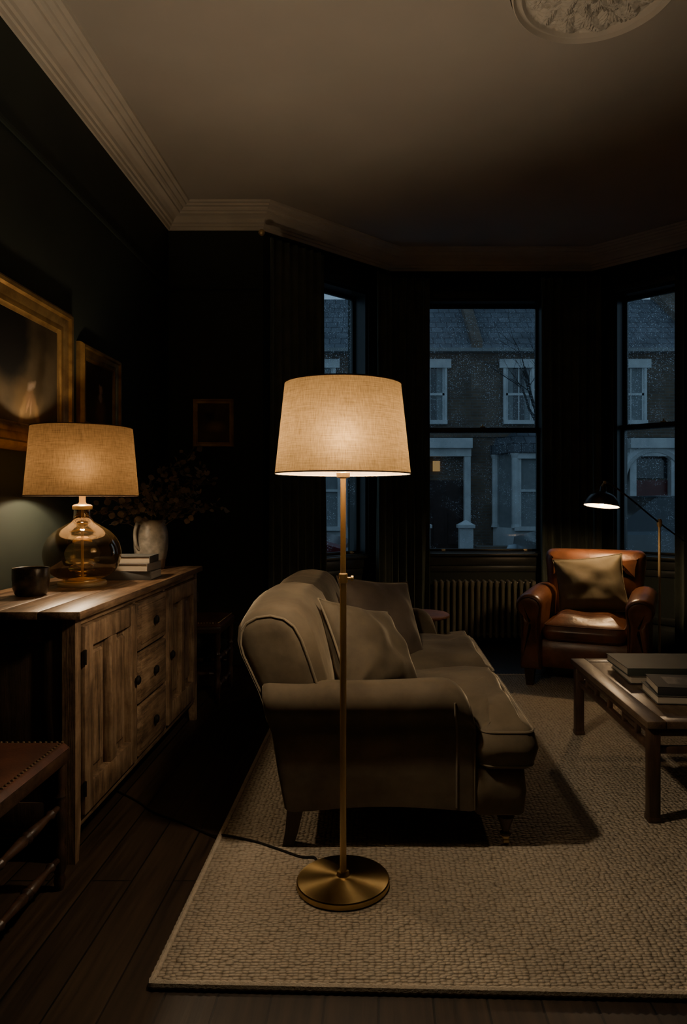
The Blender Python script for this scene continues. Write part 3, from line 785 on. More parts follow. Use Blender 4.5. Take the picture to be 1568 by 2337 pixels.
def arm(y_in, y_out, name='arm'):
    s = 1 if y_out > y_in else -1
    prof = [(0.12,0.15),(0.12,0.28),(0.12,0.39),(0.1205,0.425),(0.122,0.445)]
    for a in (-52,-35,-15,5,25,45,65,90,110,130,150,168):
        prof.append((0.078+0.082*cos(radians(a)), 0.533+0.074*sin(radians(a))))
    prof += [(0.0,0.49),(0.0,0.30),(0.0,0.15)]
    xs = [(-0.41,1.0,0.03),(-0.408,1.0,0.012),(-0.40,1.0,0.003),(-0.38,1.0,0),(-0.3,0.985,0),(-0.2,0.975,0),(-0.1,0.97,0),(0.0,0.975,0),(0.08,0.99,0),(0.14,1.01,0),(0.18,1.03,0),(0.22,1.035,0),(0.25,1.0,0),(0.275,0.92,0),(0.297,0.79,0.0),(0.314,0.63,0.0),(0.327,0.43,0.001),(0.335,0.24,0.004),(0.339,0.10,0.010),(0.340,0.0,0.02)]
    rings = []
    cen = Vector((0.07,0.40))
    for x, k, ins in xs:
        P0 = [Vector(p) for p in prof]
        q = [p + (cen-p).normalized()*ins for p in P0]
        ring = []
        for p in q:
            z = p.y if p.y < 0.44 else 0.44+(p.y-0.44)*k
            yy = p.x
            if k < 0.95 and yy > 0.12: yy = 0.12+(yy-0.12)*max(0.0,k)**0.5
            wt = max(0.0, min(1.0, (0.0-x)/0.38))
            zz = z
            if z < 0.2:
                zz = z + 0.018*max(0.0, sin(pi*(x+0.33)/0.67))
            ring.append(Vector((x + wt*(0.56-z)*0.19, y_in+s*yy, zz)))
        rings.append(ring)
    bm = B(); loft(bm, rings)
    return finish(name, bm, M['velvet'], sofa, sharp=60)
a1 = arm(2.59, 2.42); a2 = arm(4.05, 4.21)
for (yo, sg) in ((2.469,-1),(4.171,1)):
    bm = B(); tube(bm, smooth_pts([(0.275,yo,0.165),(0.275,yo,0.30),(0.275,yo,0.43),(0.272,yo+sg*0.014,0.465),(0.266,yo+sg*0.036,0.50),(0.264,yo+sg*0.038,0.545)],4), 0.0045,6)
    tube(bm, [(0.338,yo-sg*0.006,0.155),(0.338,yo-sg*0.006,0.44)],0.0045,6)
    finish('arm_piping', bm, M['piping'], sofa)

bm = B()
box(bm, -0.14,0.36,2.585,4.055,0.155,0.315,0.01)
finish('underframe', bm, M['velvet'], sofa)
bm = B(); puff(bm, [(0.335,2.475),(0.522,2.475),(0.522,4.165),(0.335,4.165)], 0.128, 0.305, r=0.028, crown=0.0, round_r=0.035, bulge=0.006)
finish('front_rail', bm, M['velvet'], sofa, sharp=60)
cushA = [(-0.17,2.60),(0.350,2.60),(0.350,2.458),(0.560,2.458),(0.560,3.308),(-0.17,3.308)]
cushB = [(-0.17,3.325),(0.560,3.325),(0.560,4.182),(0.350,4.182),(0.350,4.04),(-0.17,4.04)]
for poly, cc_ in ((cushA,(0.43,2.86)), (cushB,(0.43,3.78))):
    bm = B(); puff(bm, poly, 0.292, 0.450, r=0.050, crown=0.058, round_r=0.06, wob=0.020, bulge=0.012, center=cc_)
    finish('seat_cushion', bm, M['velvet'], sofa, sharp=75)
for poly in (cushA, cushB):
    bm = B()
    base = offset_pts(round_poly(poly,0.06),0.008)
    for z in (0.430,0.312): tube(bm, [Vector((p.x,p.y,z)) for p in base], 0.0048, 6, cyclic=True)
    finish('cushion_piping', bm, M['piping'], sofa)
for (lx,ly) in ((0.455,2.52),(0.455,4.12)):
    bm = B(); lathe(bm, [(0.0,0.150),(0.030,0.150),(0.032,0.130),(0.018,0.124),(0.027,0.112),(0.032,0.102),(0.027,0.090),(0.016,0.060),(0.013,0.048),(0.021,0.042),(0.019,0.034),(0.0,0.034)], lx,ly,SZ,20)
    leg = finish('leg', bm, M['tablewood'], sofa, label='turned dark wooden leg')
    bm = B(); lathe(bm,[(0.0,0.038),(0.015,0.038),(0.015,0.024),(0.0,0.022)],lx,ly,SZ,12)
    lathe_axis(bm,[(0.001,0),(0.0135,0.05),(0.0135,0.95),(0.001,1)],(lx-0.010,ly,SZ+0.0135),(lx+0.010,ly,SZ+0.0135),16)
    finish('castor', bm, M['brass'], leg, label='small brass castor')
for ly in (2.52,4.12):
    bm = B()
    def sq(x,z,h): return [Vector((x-h,ly-h,z)),Vector((x+h,ly-h,z)),Vector((x+h,ly+h,z)),Vector((x-h,ly+h,z))]
    loft(bm, [sq(-0.325,SZ,0.020),sq(-0.312,SZ+0.05,0.023),sq(-0.295,0.165,0.030)])
    finish('leg', bm, M['tablewood'], sofa, label='splayed dark wooden back leg', sharp=20)

throw_cushion((-0.035,2.83,0.640),(0.74,-0.42,0.58),0.45,0.42,0.20,radians(-17),M['velvetM'],M['piping'],'taupe velvet throw cushion leaning in the sofa corner',3,crumple=0.026)
throw_cushion((0.015,3.50,0.650),(0.60,-0.66,0.48),0.46,0.44,0.18,radians(-9),M['velvetD'],M['velvetD'],'dusky brown velvet throw cushion leaning on the sofa back',9,crumple=0.020)

# ------------------------------------------------------------------ round side table behind the sofa arm
st = thing('side_table', (0.27,4.48,0), 'small round wooden pedestal table beside the sofa', 'side table')
finish('table_top', lathe(B(), [(0.0,0.50),(0.170,0.50),(0.180,0.508),(0.180,0.518),(0.172,0.524),(0.0,0.524)],0.27,4.48,0,48), wood('side_table_wood',(0.08,0.03,0.015),(0.24,0.10,0.05),(0.36,0.16,0.08),'x'), st)
finish('pedestal', lathe(B(), [(0.0,0.50),(0.05,0.50),(0.02,0.46),(0.016,0.3),(0.028,0.2),(0.03,0.12),(0.018,0.09),(0.0,0.09)],0.27,4.48,0,24), M['dkwood'], st)
for k in range(3):
    a = 2*pi*k/3+0.5
    finish('foot', tube(B(), smooth_pts([(0.27,4.48,0.13),(0.27+0.07*cos(a),4.48+0.07*sin(a),0.11),(0.27+0.13*cos(a),4.48+0.13*sin(a),0.04+RZ),(0.27+0.17*cos(a),4.48+0.17*sin(a),0.012+RZ)],5),0.013,8), M['dkwood'], st)

# ------------------------------------------------------------------ armchair
ac = thing('armchair', (1.475,4.9,RZ), 'worn cognac leather club armchair with rolled arms beside the window', 'armchair', rot=radians(-23))
def aprt(name, bm, mat=None, **k): return finish(name, bm, mat or M['leather'], ac, world=False, **k)
bm = B(); puff(bm, [(-0.30,-0.36),(0.30,-0.36),(0.30,0.36),(-0.30,0.36)], 0.12, 0.31, r=0.02, crown=0.0, round_r=0.02); aprt('seat_base', bm, sharp=50)
bm = B(); puff(bm, [(-0.262,-0.40),(0.262,-0.40),(0.262,0.22),(-0.262,0.22)], 0.300, 0.425, r=0.05, crown=0.050, round_r=0.06, wob=0.018, bulge=0.01); aprt('seat_cushion', bm, sharp=60)
bm = B(); bs = offset_pts(round_poly([(-0.262,-0.40),(0.262,-0.40),(0.262,0.22),(-0.262,0.22)],0.06),0.010)
for z in (0.405,0.320): tube(bm,[Vector((p.x,p.y,z)) for p in bs],0.005,6,cyclic=True)
aprt('cushion_piping', bm, M['leather2'])
for s in (-1,1):
    prof = [(0.268,0.11),(0.268,0.36),(0.264,0.45)]
    for a in range(190, -60, -20):
        prof.append((0.346+0.090*cos(radians(a)), 0.538+0.076*sin(radians(a))))
    prof += [(0.403,0.44),(0.400,0.35),(0.398,0.11)]
    cen = Vector((0.34,0.42)); rings = []
    for (y, ins, dz) in ((-0.425,0.085,0),(-0.432,0.055,0),(-0.432,0.030,0),(-0.424,0.012,0),(-0.408,0.003,0),(-0.38,0.0,0.0),(-0.30,0.0,0.004),(-0.1,0.0,0.010),(0.15,0.0,0.012),(0.34,0.0,0.0),(0.37,0.01,0),(0.375,0.03,0)):
        rings.append([Vector((s*q.x, y, max(q.y,0.105)+(dz if q.y>0.5 else 0))) for q in [Vector(p)+(cen-Vector(p)).normalized()*ins for p in prof]])
    bm = B(); loft(bm, rings); aprt('arm', bm, sharp=60)
    o = [Vector(p)+(cen-Vector(p)).normalized()*0.024 for p in prof]
    bm = B(); tube(bm, [(s*p.x,-0.431,max(p.y,0.12)) for p in o], 0.0055, 6); aprt('arm_piping', bm, M['leather2'])
bo = round_poly([(-0.27,0.20),(0.27,0.20),(0.335,0.60),(0.362,0.865),(-0.362,0.865),(-0.335,0.60)], 0.075)
rings = []
for (y, ins) in ((0.138,0.18),(0.140,0.12),(0.150,0.065),(0.170,0.024),(0.198,0.004),(0.235,-0.004),(0.30,0.0),(0.345,0.014),(0.365,0.04),(0.368,0.08)):
    o = offset_pts(bo, ins); rings.append([Vector((p.x, y + 0.144*(p.y-0.2) , p.y)) for p in o])
bm = B(); loft(bm, rings); aprt('backrest', bm, sharp=60)
for (lx,ly) in ((-0.345,-0.37),(0.345,-0.37),(-0.345,0.33),(0.345,0.33)):
    bm = B(); zb = 0.0 if ly < 0 else -RZ
    def sq2(h,z): return [Vector((lx-h,ly-h,z)),Vector((lx+h,ly-h,z)),Vector((lx+h,ly+h,z)),Vector((lx-h,ly+h,z))]
    loft(bm, [sq2(0.022,zb),sq2(0.026,0.03),sq2(0.034,0.12)]); aprt('leg', bm, M['dkwood'], sharp=20, label='dark tapered wooden leg')
mw = WM[ac.name]
cc = mw @ Vector((0.0,0.045,0.635)); cn = (mw.to_3x3() @ Vector((0.12,-0.93,0.38)))
throw_cushion(tuple(cc), tuple(cn), 0.48,0.42,0.18,radians(7),M['velvetG'],M['velvetG'],'olive-taupe cushion propped on the leather armchair',21,crumple=0.022)

# ------------------------------------------------------------------ reading lamp
PX, PY = 2.12, 5.30
rl = thing('reading_lamp', (PX,PY,0), 'lit adjustable floor reading lamp, dark bronze dome head, brass pole', 'floor lamp')
finish('base', lathe(B(), [(0.0,0),(0.118,0),(0.12,0.012),(0.112,0.02),(0.02,0.026),(0.0,0.026)],PX,PY,0,48), M['brass'], rl)
finish('pole', lathe(B(), [(0.0,0.02),(0.010,0.02),(0.010,1.07),(0.0,1.07)],PX,PY,0,16), M['brass'], rl)
J = Vector((PX,PY,1.075)); H = Vector((1.60,4.97,1.372)); back = J + (J-H)*0.55
bm = B(); lathe(bm,[(0.0,-0.03),(0.016,-0.03),(0.020,-0.01),(0.020,0.015),(0.012,0.03),(0.0,0.032)],PX,PY,1.075,16)
finish('pivot_joint', bm, M['brass'], rl)
armpts = smooth_pts([back, J, J.lerp(H,0.5)+Vector((0,0,0.018)), J.lerp(H,0.85)+Vector((0,0,0.022)), H], 5)
finish('swing_arm', tube(B(), armpts, 0.0062, 8), M['blackpaint'], rl, label='thin dark bronze swing arm')
HX,HY = 1.572,4.95
HZ = 1.205
tl = Matrix.Translation((HX,HY,HZ)) @ Matrix.Rotation(radians(7),4,'Y') @ Matrix.Rotation(radians(-6),4,'X') @ Matrix.Translation((-HX,-HY,-HZ))
bm = B()
lathe(bm, [(0.0,0.148),(0.014,0.148),(0.021,0.138),(0.023,0.108),(0.030,0.100),(0.058,0.092),(0.088,0.072),(0.108,0.042),(0.120,0.010),(0.122,0.0)], HX,HY,HZ,48)
bm.transform(tl)
sh = finish('lamp_head', bm, M['blackpaint'], rl, sharp=60, label='dark bronze dome lamp head')
bm = B(); lathe(bm, [(0.0,0.094),(0.056,0.087),(0.086,0.068),(0.105,0.040),(0.117,0.010),(0.120,0.001)], HX,HY,HZ,48); bm.transform(tl)
finish('reflector', bm, M['cream'], sh, sharp=60, label='cream enamel inner reflector')
bm = B(); tube(bm,[(HX,HY,1.345),(HX+0.015,HY+0.01,1.362),H],0.006,8); lathe(bm,[(0.0,-0.012),(0.012,-0.01),(0.012,0.01),(0.0,0.012)],H.x,H.y,H.z,12)
finish('head_pivot', bm, M['brass'], rl)
bulb(sh, HX,HY,1.242,0.022,M['bulbC'],0.2)

# ------------------------------------------------------------------ coffee table
ct = thing('coffee_table', (1.37,3.2,RZ), 'low rectangular dark wood coffee table with fretted apron', 'coffee table')
X0,X1,Y0,Y1,ZT = 1.02,1.72,2.665,3.735,0.405
bm = B(); fw = 0.075
box(bm,X0,X0+fw,Y0,Y1,ZT-0.028,ZT,0.004); box(bm,X1-fw,X1,Y0,Y1,ZT-0.028,ZT,0.004)
box(bm,X0+fw,X1-fw,Y0,Y0+fw,ZT-0.028,ZT,0.004); box(bm,X0+fw,X1-fw,Y1-fw,Y1,ZT-0.028,ZT,0.004)
npl = 4; pw = (X1-X0-2*fw)/npl
for i in range(npl): box(bm,X0+fw+i*pw+0.001,X0+fw+(i+1)*pw-0.001,Y0+fw+0.002,Y1-fw-0.002,ZT-0.022,ZT-0.003,0.002)
finish('table_top', bm, M['tabletop'], ct, sharp=30)
ins = 0.012; lw_ = 0.046
for (lx,ly) in ((X0+ins,Y0+ins),(X1-ins-lw_,Y0+ins),(X0+ins,Y1-ins-lw_),(X1-ins-lw_,Y1-ins-lw_)):
    bm = B(); box(bm,lx,lx+lw_,ly,ly+lw_,RZ,ZT-0.026,0.006); box(bm,lx-0.003,lx+lw_+0.003,ly-0.003,ly+lw_+0.003,RZ,RZ+0.022,0.005)
    finish('leg', bm, M['tablewood'], ct, sharp=30)
def rail(axis, c, a, b):
    bm = B()
    if axis == 'y':
        box(bm,c,c+0.028,a,b,ZT-0.062,ZT-0.028,0.004); box(bm,c+0.002,c+0.026,a,b,0.275,0.302,0.004)
        L_ = b-a
        for f in (0.14,0.30,0.5,0.70,0.86): box(bm,c+0.004,c+0.024,a+f*L_-0.012,a+f*L_+0.012,0.300,ZT-0.060,0.002)
        for f in (0.22,0.78): box(bm,c+0.006,c+0.022,a+f*L_-0.08*L_,a+f*L_+0.08*L_,0.318,0.332,0.002)
    else:
        box(bm,a,b,c,c+0.028,ZT-0.062,ZT-0.028,0.004); box(bm,a,b,c+0.002,c+0.026,0.275,0.302,0.004)
        L_ = b-a
        for f in (0.25,0.5,0.75): box(bm,a+f*L_-0.012,a+f*L_+0.012,c+0.004,c+0.024,0.300,ZT-0.060,0.002)
    finish('apron', bm, M['tablewood'], ct, sharp=30)
rail('y', X0+ins+0.009, Y0+ins+lw_, Y1-ins-lw_); rail('y', X1-ins-lw_+0.009, Y0+ins+lw_, Y1-ins-lw_)
rail('x', Y0+ins+0.009, X0+ins+lw_, X1-ins-lw_); rail('x', Y1-ins-lw_+0.009, X0+ins+lw_, X1-ins-lw_)

# ------------------------------------------------------------------ books
def book(x,y,z,w,d,h,color,label,rot=0.0,group=None,rough=0.65,spine='y0',jacket=None):
    root = thing('book', (x,y,z), label, 'book', rot=rot, group=group)
    cm = pm('book_cover', color, tuple(c*0.85 for c in color), rough=rough, scale=8, spec=0.25)
    bm = B(); t = 0.003
    box(bm,0,w,0,d,0,t,0.0008,1); box(bm,0,w,0,d,h-t,h,0.0008,1)
    if spine == 'y0': box(bm,0,w,0,t,0,h,0.0012,2)
    else: box(bm,w-t,w,0,d,0,h,0.0012,2)
    finish('book_cover', bm, cm, root, world=False, sharp=30)
    bm = B()
    if spine == 'y0': box(bm,0.005,w-0.005,t,d-0.005,t,h-t)
    else: box(bm,0.005,w-t,0.004,d-0.004,t,h-t)
    finish('page_block', bm, M['pages'], root, world=False, smooth=False)
    if jacket:
        bm = B(); box(bm,w*0.18,w*0.82,d*0.2,d*0.8,h-0.0002,h+0.0006)
        finish('cover_picture', bm, pm('cover_print', jacket, tuple(c*0.3 for c in jacket), rough=0.5, scale=12, spec=0.25, lo=0.45, hi=0.6), root, world=False, smooth=False, label='muted printed cover picture')
    return root
SB = 0.87
g1='books stacked on the sideboard'
book(-1.325,3.30,SB,0.25,0.19,0.042,(0.085,0.085,0.083),'thick dark grey hardback at the bottom of the sideboard stack',rot=radians(2),group=g1)
book(-1.315,3.31,SB+0.042,0.225,0.18,0.036,(0.26,0.23,0.20),'muted tan hardback in the middle of the sideboard stack',rot=radians(-3),group=g1,spine='x1')
book(-1.31,3.305,SB+0.078,0.225,0.17,0.034,(0.085,0.09,0.088),'grey hardback on top of the sideboard stack',rot=radians(4),group=g1,spine='x1')
g2='large books stacked on the coffee table'
book(1.155,3.22,ZT,0.44,0.32,0.034,(0.10,0.092,0.078),'large taupe hardback under another on the coffee table',rot=radians(-3),group=g2,spine='x1')
book(1.145,3.23,ZT+0.034,0.45,0.32,0.034,(0.045,0.055,0.05),'large dark green-grey hardback on the coffee table',rot=radians(-1),group=g2)
g3='small books stacked near the coffee table edge'
book(1.150,2.90,ZT,0.31,0.23,0.034,(0.10,0.095,0.085),'grey hardback under another near the coffee table edge',rot=radians(-5),group=g3,spine='x1')
book(1.155,2.905,ZT+0.034,0.30,0.22,0.036,(0.025,0.025,0.027),'black hardback on top near the coffee table edge',rot=radians(-8),group=g3,jacket=(0.16,0.14,0.12))

# ------------------------------------------------------------------ sideboard
sb = thing('sideboard', (-1.04,2.40,0), 'weathered pine sideboard with two panelled doors, three centre drawers', 'sideboard', rot=radians(90))
def sprt(name, bm, mat, parent=None, **k): return finish(name, bm, mat, parent or sb, world=False, sharp=30, **k)
W_ = 1.60; D_ = 0.545
bm = B(); box(bm,0.03,W_-0.03,0.026,D_-0.01,0.13,0.84,0.003)
sprt('body', bm, M['pine_x'])
for (x0,x1) in ((0.014,0.032),(W_-0.032,W_-0.014)):
    bm = B(); box(bm,x0,x1,0.02,D_-0.01,0.10,0.84,0.003)
    xa = x0-0.008 if x0 < 0.5 else x1; xb = xa+0.008
    for (a,b,c,e) in ((0.045,0.11,0.12,0.84),(D_-0.11,D_-0.045,0.12,0.84),(0.11,D_-0.11,0.76,0.84),(0.11,D_-0.11,0.12,0.21)): box(bm,xa,xb,a,b,c,e,0.002)
    sprt('side_panel', bm, M['pine_side'])
bm = B()
for i in range(4):
    y0 = -0.028+i*(D_+0.036)/4; y1 = y0+(D_+0.036)/4-0.0015
    box(bm,-0.025,W_+0.025,y0,y1,0.842,0.87,0.004)
sprt('top', bm, M['pine_top'])
for (x0,y0) in ((0,0),(W_-0.045,0),(0,D_-0.05),(W_-0.045,D_-0.05)):
    bm = B(); f = 1 if x0==0 else -1
    def q(h0,h1,z): return [Vector((x0+(0 if f>0 else h0),y0,z)),Vector((x0+(0.045-h0 if f>0 else 0.045),y0,z)),Vector((x0+(0.045-h0 if f>0 else 0.045),y0+0.045-h1,z)),Vector((x0+(0 if f>0 else h0),y0+0.045-h1,z))]
    loft(bm, [q(0.016,0.012,0.0),q(0.0,0.0,0.12),q(0.0,0.0,0.842)])
    sprt('leg', bm, M['pine_z'])
bm = B(); box(bm,0.045,W_-0.045,0.004,0.03,0.108,0.142,0.003); box(bm,0.045,W_-0.045,0.004,0.03,0.812,0.842,0.003)
box(bm,0.582,0.602,0.004,0.03,0.14,0.815,0.002); box(bm,0.998,1.018,0.004,0.03,0.14,0.815,0.002)
sprt('face_frame', bm, M['pine_x'])
def knob(parent, x, z):
    bm = B(); lathe_axis(bm, [(0.010,0),(0.008,0.25),(0.010,0.45),(0.019,0.62),(0.020,0.8),(0.013,0.97),(0.001,1.0)], (x,0.0,z),(x,-0.036,z),16)
    sprt('knob', bm, M['iron'], parent, label='dark round knob')
for (a,b,kx) in ((0.050,0.578,0.553),(1.022,1.552,1.050)):
    bm = B(); z0,z1 = 0.146,0.808; s = 0.070; y0,y1 = -0.014,0.022
    box(bm,a,a+s,y0,y1,z0,z1,0.004); box(bm,b-s,b,y0,y1,z0,z1,0.004)
    box(bm,a+s,b-s,y0,y1,z0,z0+0.10,0.004); box(bm,a+s,b-s,y0,y1,z1-0.08,z1,0.004)
    mid = (a+b)/2; box(bm,mid-0.030,mid+0.030,y0,y1,z0+0.10,z1-0.08,0.004)
    for (p,q_) in ((a+s,mid-0.030),(mid+0.030,b-s)):
        box(bm,p,q_,0.017,0.024,z0+0.10,z1-0.08)
        box(bm,p+0.026,q_-0.026,0.003,0.020,z0+0.128,z1-0.108,0.010,1)
    door = sprt('door', bm, M['pine_z'], label='panelled pine door')
    knob(door, kx, 0.49)
    hx = a-0.003 if kx > (a+b)/2 else b+0.003
    for hz in (0.24,0.70):
        bm = B(); box(bm,hx-0.006,hx+0.006,-0.017,-0.010,hz-0.026,hz+0.026,0.001); tube(bm,[(hx,-0.017,hz-0.026),(hx,-0.017,hz+0.026)],0.0035,8)
        sprt('hinge', bm, M['iron'], door, label='black iron hinge')
for (z0,z1) in ((0.146,0.355),(0.372,0.582),(0.599,0.808)):
    bm = B(); box(bm,0.606,0.994,-0.010,0.020,z0,z1,0.006); box(bm,0.630,0.970,-0.015,-0.008,z0+0.024,z1-0.024,0.005)
    dr = sprt('drawer', bm, M['pine_x'])
    knob(dr, 0.80, (z0+z1)/2)

# ------------------------------------------------------------------ table lamp
TX,TY = -1.320,3.12
tlp = thing('table_lamp', (TX,TY,SB), 'lit table lamp, smoked amber glass globe base, tan linen shade', 'table lamp')
finish('base', lathe(B(), [(0.0,0.0),(0.100,0.0),(0.103,0.004),(0.103,0.014),(0.098,0.020),(0.070,0.021),(0.068,0.028),(0.0,0.028)],TX,TY,SB,64), M['brass'], tlp)
gp = [(0.060,0.028),(0.095,0.034),(0.130,0.055),(0.152,0.085),(0.162,0.120),(0.163,0.150),(0.155,0.185),(0.136,0.218),(0.108,0.245),(0.080,0.263),(0.055,0.278),(0.042,0.292),(0.037,0.310),(0.036,0.345)]
gp2 = smooth_pts([(r,z,0) for r,z in gp],3)
finish('glass_body', lathe(B(), [(p.x,p.y) for p in gp2],TX,TY,SB,72), M['amber'], tlp, sharp=180, label='smoked amber glass globe')
finish('inner_rod', lathe(B(), [(0.0,0.02),(0.03,0.022),(0.028,0.032),(0.006,0.038),(0.006,0.345),(0.0,0.345)],TX,TY,SB,16), M['brass'], tlp)
finish('neck_cap', lathe(B(), [(0.0,0.336),(0.040,0.336),(0.042,0.342),(0.042,0.352),(0.036,0.358),(0.018,0.362),(0.014,0.37),(0.014,0.40),(0.019,0.405),(0.019,0.46),(0.0,0.462)],TX,TY,SB,32), M['brass'], tlp)
bulb(tlp, TX,TY,1.405,0.028,M['bulbB'],1.0)
drum_shade(tlp, TX,TY,1.268,1.570,0.238,0.212,M['shade2'],M['trim_dark'],M['trim_dark'])

# mug
MX,MY = -1.385,2.79
mug = thing('cup', (MX,MY,SB), 'dark mottled stoneware cup on the sideboard', 'cup')
finish('cup_body', lathe(B(), [(0.0,0.0),(0.050,0.0),(0.058,0.006),(0.066,0.03),(0.069,0.065),(0.069,0.105),(0.067,0.110),(0.064,0.108),(0.063,0.06),(0.058,0.02),(0.0,0.014)],MX,MY,SB,48), M['mug'], mug)
finish('drink', lathe(B(), [(0.0,0.072),(0.0632,0.072)],MX,MY,SB,48), pm('black_coffee',(0.01,0.006,0.004),rough=0.08), mug, label='dark drink')

# pitcher + branches
VX,VY = -1.249,3.84
pit = thing('pitcher', (VX,VY,SB), 'mottled pale stoneware pitcher with a raw clay foot', 'pitcher')
finish('pitcher_body', lathe(B(), [(0.078,0.055),(0.085,0.08),(0.090,0.12),(0.092,0.16),(0.090,0.20),(0.082,0.232),(0.076,0.25),(0.079,0.262),(0.081,0.268),(0.077,0.268),(0.072,0.25),(0.077,0.22),(0.084,0.17),(0.083,0.12),(0.065,0.03),(0.0,0.02)],VX,VY,SB,48), M['ceramic'], pit, sharp=60)
finish('clay_foot', lathe(B(), [(0.0,0.0),(0.066,0.0),(0.072,0.01),(0.077,0.05),(0.0785,0.0565),(0.068,0.05)],VX,VY,SB,48), M['clay'], pit, sharp=60, label='unglazed clay foot')
hd = Vector((-0.42,-0.90,0)).normalized()
hp = smooth_pts([Vector((VX,VY,SB+0.250))+hd*0.074, Vector((VX,VY,SB+0.252))+hd*0.102, Vector((VX,VY,SB+0.20))+hd*0.120, Vector((VX,VY,SB+0.14))+hd*0.110, Vector((VX,VY,SB+0.115))+hd*0.088],6)
finish('handle', tube(B(), hp, 0.009, 10), M['ceramic'], pit)

def branch(seed, az, lean, Ln, label):
    rnd = random.Random(seed)
    p = Vector((VX+0.02*cos(az),VY+0.02*sin(az),SB+0.16)); d = Vector((cos(az)*lean*0.4, sin(az)*lean*0.4, 1)).normalized()
    pts = [p.copy()]; n = 14
    for i in range(n):
        d = (d + Vector((cos(az)*lean*0.09+rnd.uniform(-.05,.05), sin(az)*lean*0.09+rnd.uniform(-.05,.05), -0.02*lean+rnd.uniform(-.02,.02)))).normalized()
        p = p + d*Ln/n
        if p.x < WX+0.05: p.x = WX+0.05
        pts.append(p.copy())
    st_ = B(); lf = B()
    tube(st_, pts, 0.002, 5, radii=[0.0026*(1-0.7*i/n) for i in range(n+1)])
    def leaf(o, dirv, s):
        dv = dirv.normalized(); side = dv.cross(Vector((rnd.uniform(-1,1),rnd.uniform(-1,1),rnd.uniform(-1,1)))).normalized(); nn = dv.cross(side)
        prof = [(0,0.0),(0.25,0.36),(0.55,0.46),(0.85,0.26),(1.0,0.0)]
        L1 = [lf.verts.new(o+dv*s*t+side*s*w_+nn*s*0.12*sin(t*3)) for t,w_ in prof]
        R1 = [lf.verts.new(o+dv*s*t-side*s*w_+nn*s*0.12*sin(t*3)) for t,w_ in prof[1:-1]]
        mid = [lf.verts.new(o+dv*s*t+nn*s*(0.12*sin(t*3)-0.08)) for t,w_ in prof[1:-1]]
        try:
            lf.faces.new((L1[0],L1[1],mid[0])); lf.faces.new((L1[0],mid[0],R1[0]))
            for k in range(2):
                lf.faces.new((L1[k+1],L1[k+2],mid[k+1],mid[k])); lf.faces.new((mid[k],mid[k+1],R1[k+1],R1[k]))
            lf.faces.new((L1[3],L1[4],mid[2])); lf.faces.new((mid[2],L1[4],R1[2]))
        except Exception: pass
    for i in range(5, n+1):
        for k in range(3):
            td = Vector((rnd.uniform(-1,1),rnd.uniform(-1,1),rnd.uniform(-.3,.8))).normalized()
            tl_ = rnd.uniform(0.015,0.06); o = pts[i]; e = o+td*tl_
            if e.x < WX+0.06: continue
            tube(st_, [o,e], 0.0009, 4)
            leaf(e, td+Vector((0,0,rnd.uniform(-.4,.3))), rnd.uniform(0.024,0.042))
            if rnd.random() < 0.5: leaf(o.lerp(e,0.5), td.cross(Vector((0,0,1)))+td*0.3, rnd.uniform(0.018,0.03))
    root = finish('dried_branch', st_, M['stem'], loc=(pts[0].x,pts[0].y,pts[0].z), label=label, cat='branch', group='dried branches in the pitcher')
    finish('leaves', lf, M['leaf'], root, sharp=180)
for i,(az,lean,Ln) in enumerate([(0.0,0.7,0.44),(0.5,0.6,0.48),(-0.5,0.9,0.40),(3.3,0.7,0.42),(2.5,0.6,0.46),(4.0,0.9,0.40),(4.9,0.8,0.40),(1.4,0.5,0.46),(-0.2,1.3,0.42),(3.6,1.3,0.38),(0.2,0.3,0.50)]):
    branch(100+i, az, lean, Ln, 'dried leafy branch standing in the pale pitcher')

# ------------------------------------------------------------------ pictures
def picture(loc, rot, w, h, fw, depth, gmat, pmat, label, plabel):
    root = thing('framed_painting', loc, label, 'painting', rot=rot)
    prof = [(0,0.0),(0,depth*0.55),(fw*0.06,depth*0.75),(fw*0.16,depth),(fw*0.28,depth*0.95),(fw*0.36,depth*0.70),(fw*0.52,depth*0.62),(fw*0.66,depth*0.50),(fw*0.76,depth*0.56),(fw*0.86,depth*0.54),(fw*0.93,depth*0.36),(fw,depth*0.30),(fw,0.0)]
    bm = B(); rings = []
    for (sx,sz) in ((-1,-1),(1,-1),(1,1),(-1,1)):
        rings.append([Vector((sx*(w/2-i), -d, sz*(h/2-i))) for i,d in prof])
    loft(bm, rings, cyclic=True)
    finish('picture_frame', bm, gmat, root, world=False, sharp=30)
    bm = B(); box(bm,-(w/2-fw*0.95),(w/2-fw*0.95),-depth*0.25,-0.002,-(h/2-fw*0.95),(h/2-fw*0.95))
    finish('canvas', bm, pmat, root, world=False, smooth=False, label=plabel)
y0p,y1p = 2.42,3.58; zb_,zt_ = 1.465,2.195; zc = (zb_+zt_)/2
pmA = painting_mat('painting_dark_figure', (0.014,0.012,0.009), (0.052,0.040,0.024), [
    (0.02,0.14,0.20,0.26,10,(0.007,0.007,0.007),0.35),
    (0.17,-0.16,0.18,0.16,-8,(0.055,0.037,0.017),0.7),
    (0.28,-0.02,0.05,0.18,12,(0.026,0.019,0.011),0.6),
    (0.13,-0.17,0.03,0.12,25,(0.085,0.056,0.026),0.7),
    (0.25,-0.19,0.025,0.10,-20,(0.09,0.058,0.027),0.7),
    (0.19,-0.125,0.060,0.055,10,(0.085,0.052,0.029),0.7),
    (0.17,-0.155,0.012,0.045,30,(0.11,0.070,0.040),0.6),
    (0.20,-0.165,0.012,0.045,12,(0.11,0.070,0.040),0.6),
    (0.20,-0.060,0.052,0.030,-25,(0.115,0.090,0.068),0.6)])
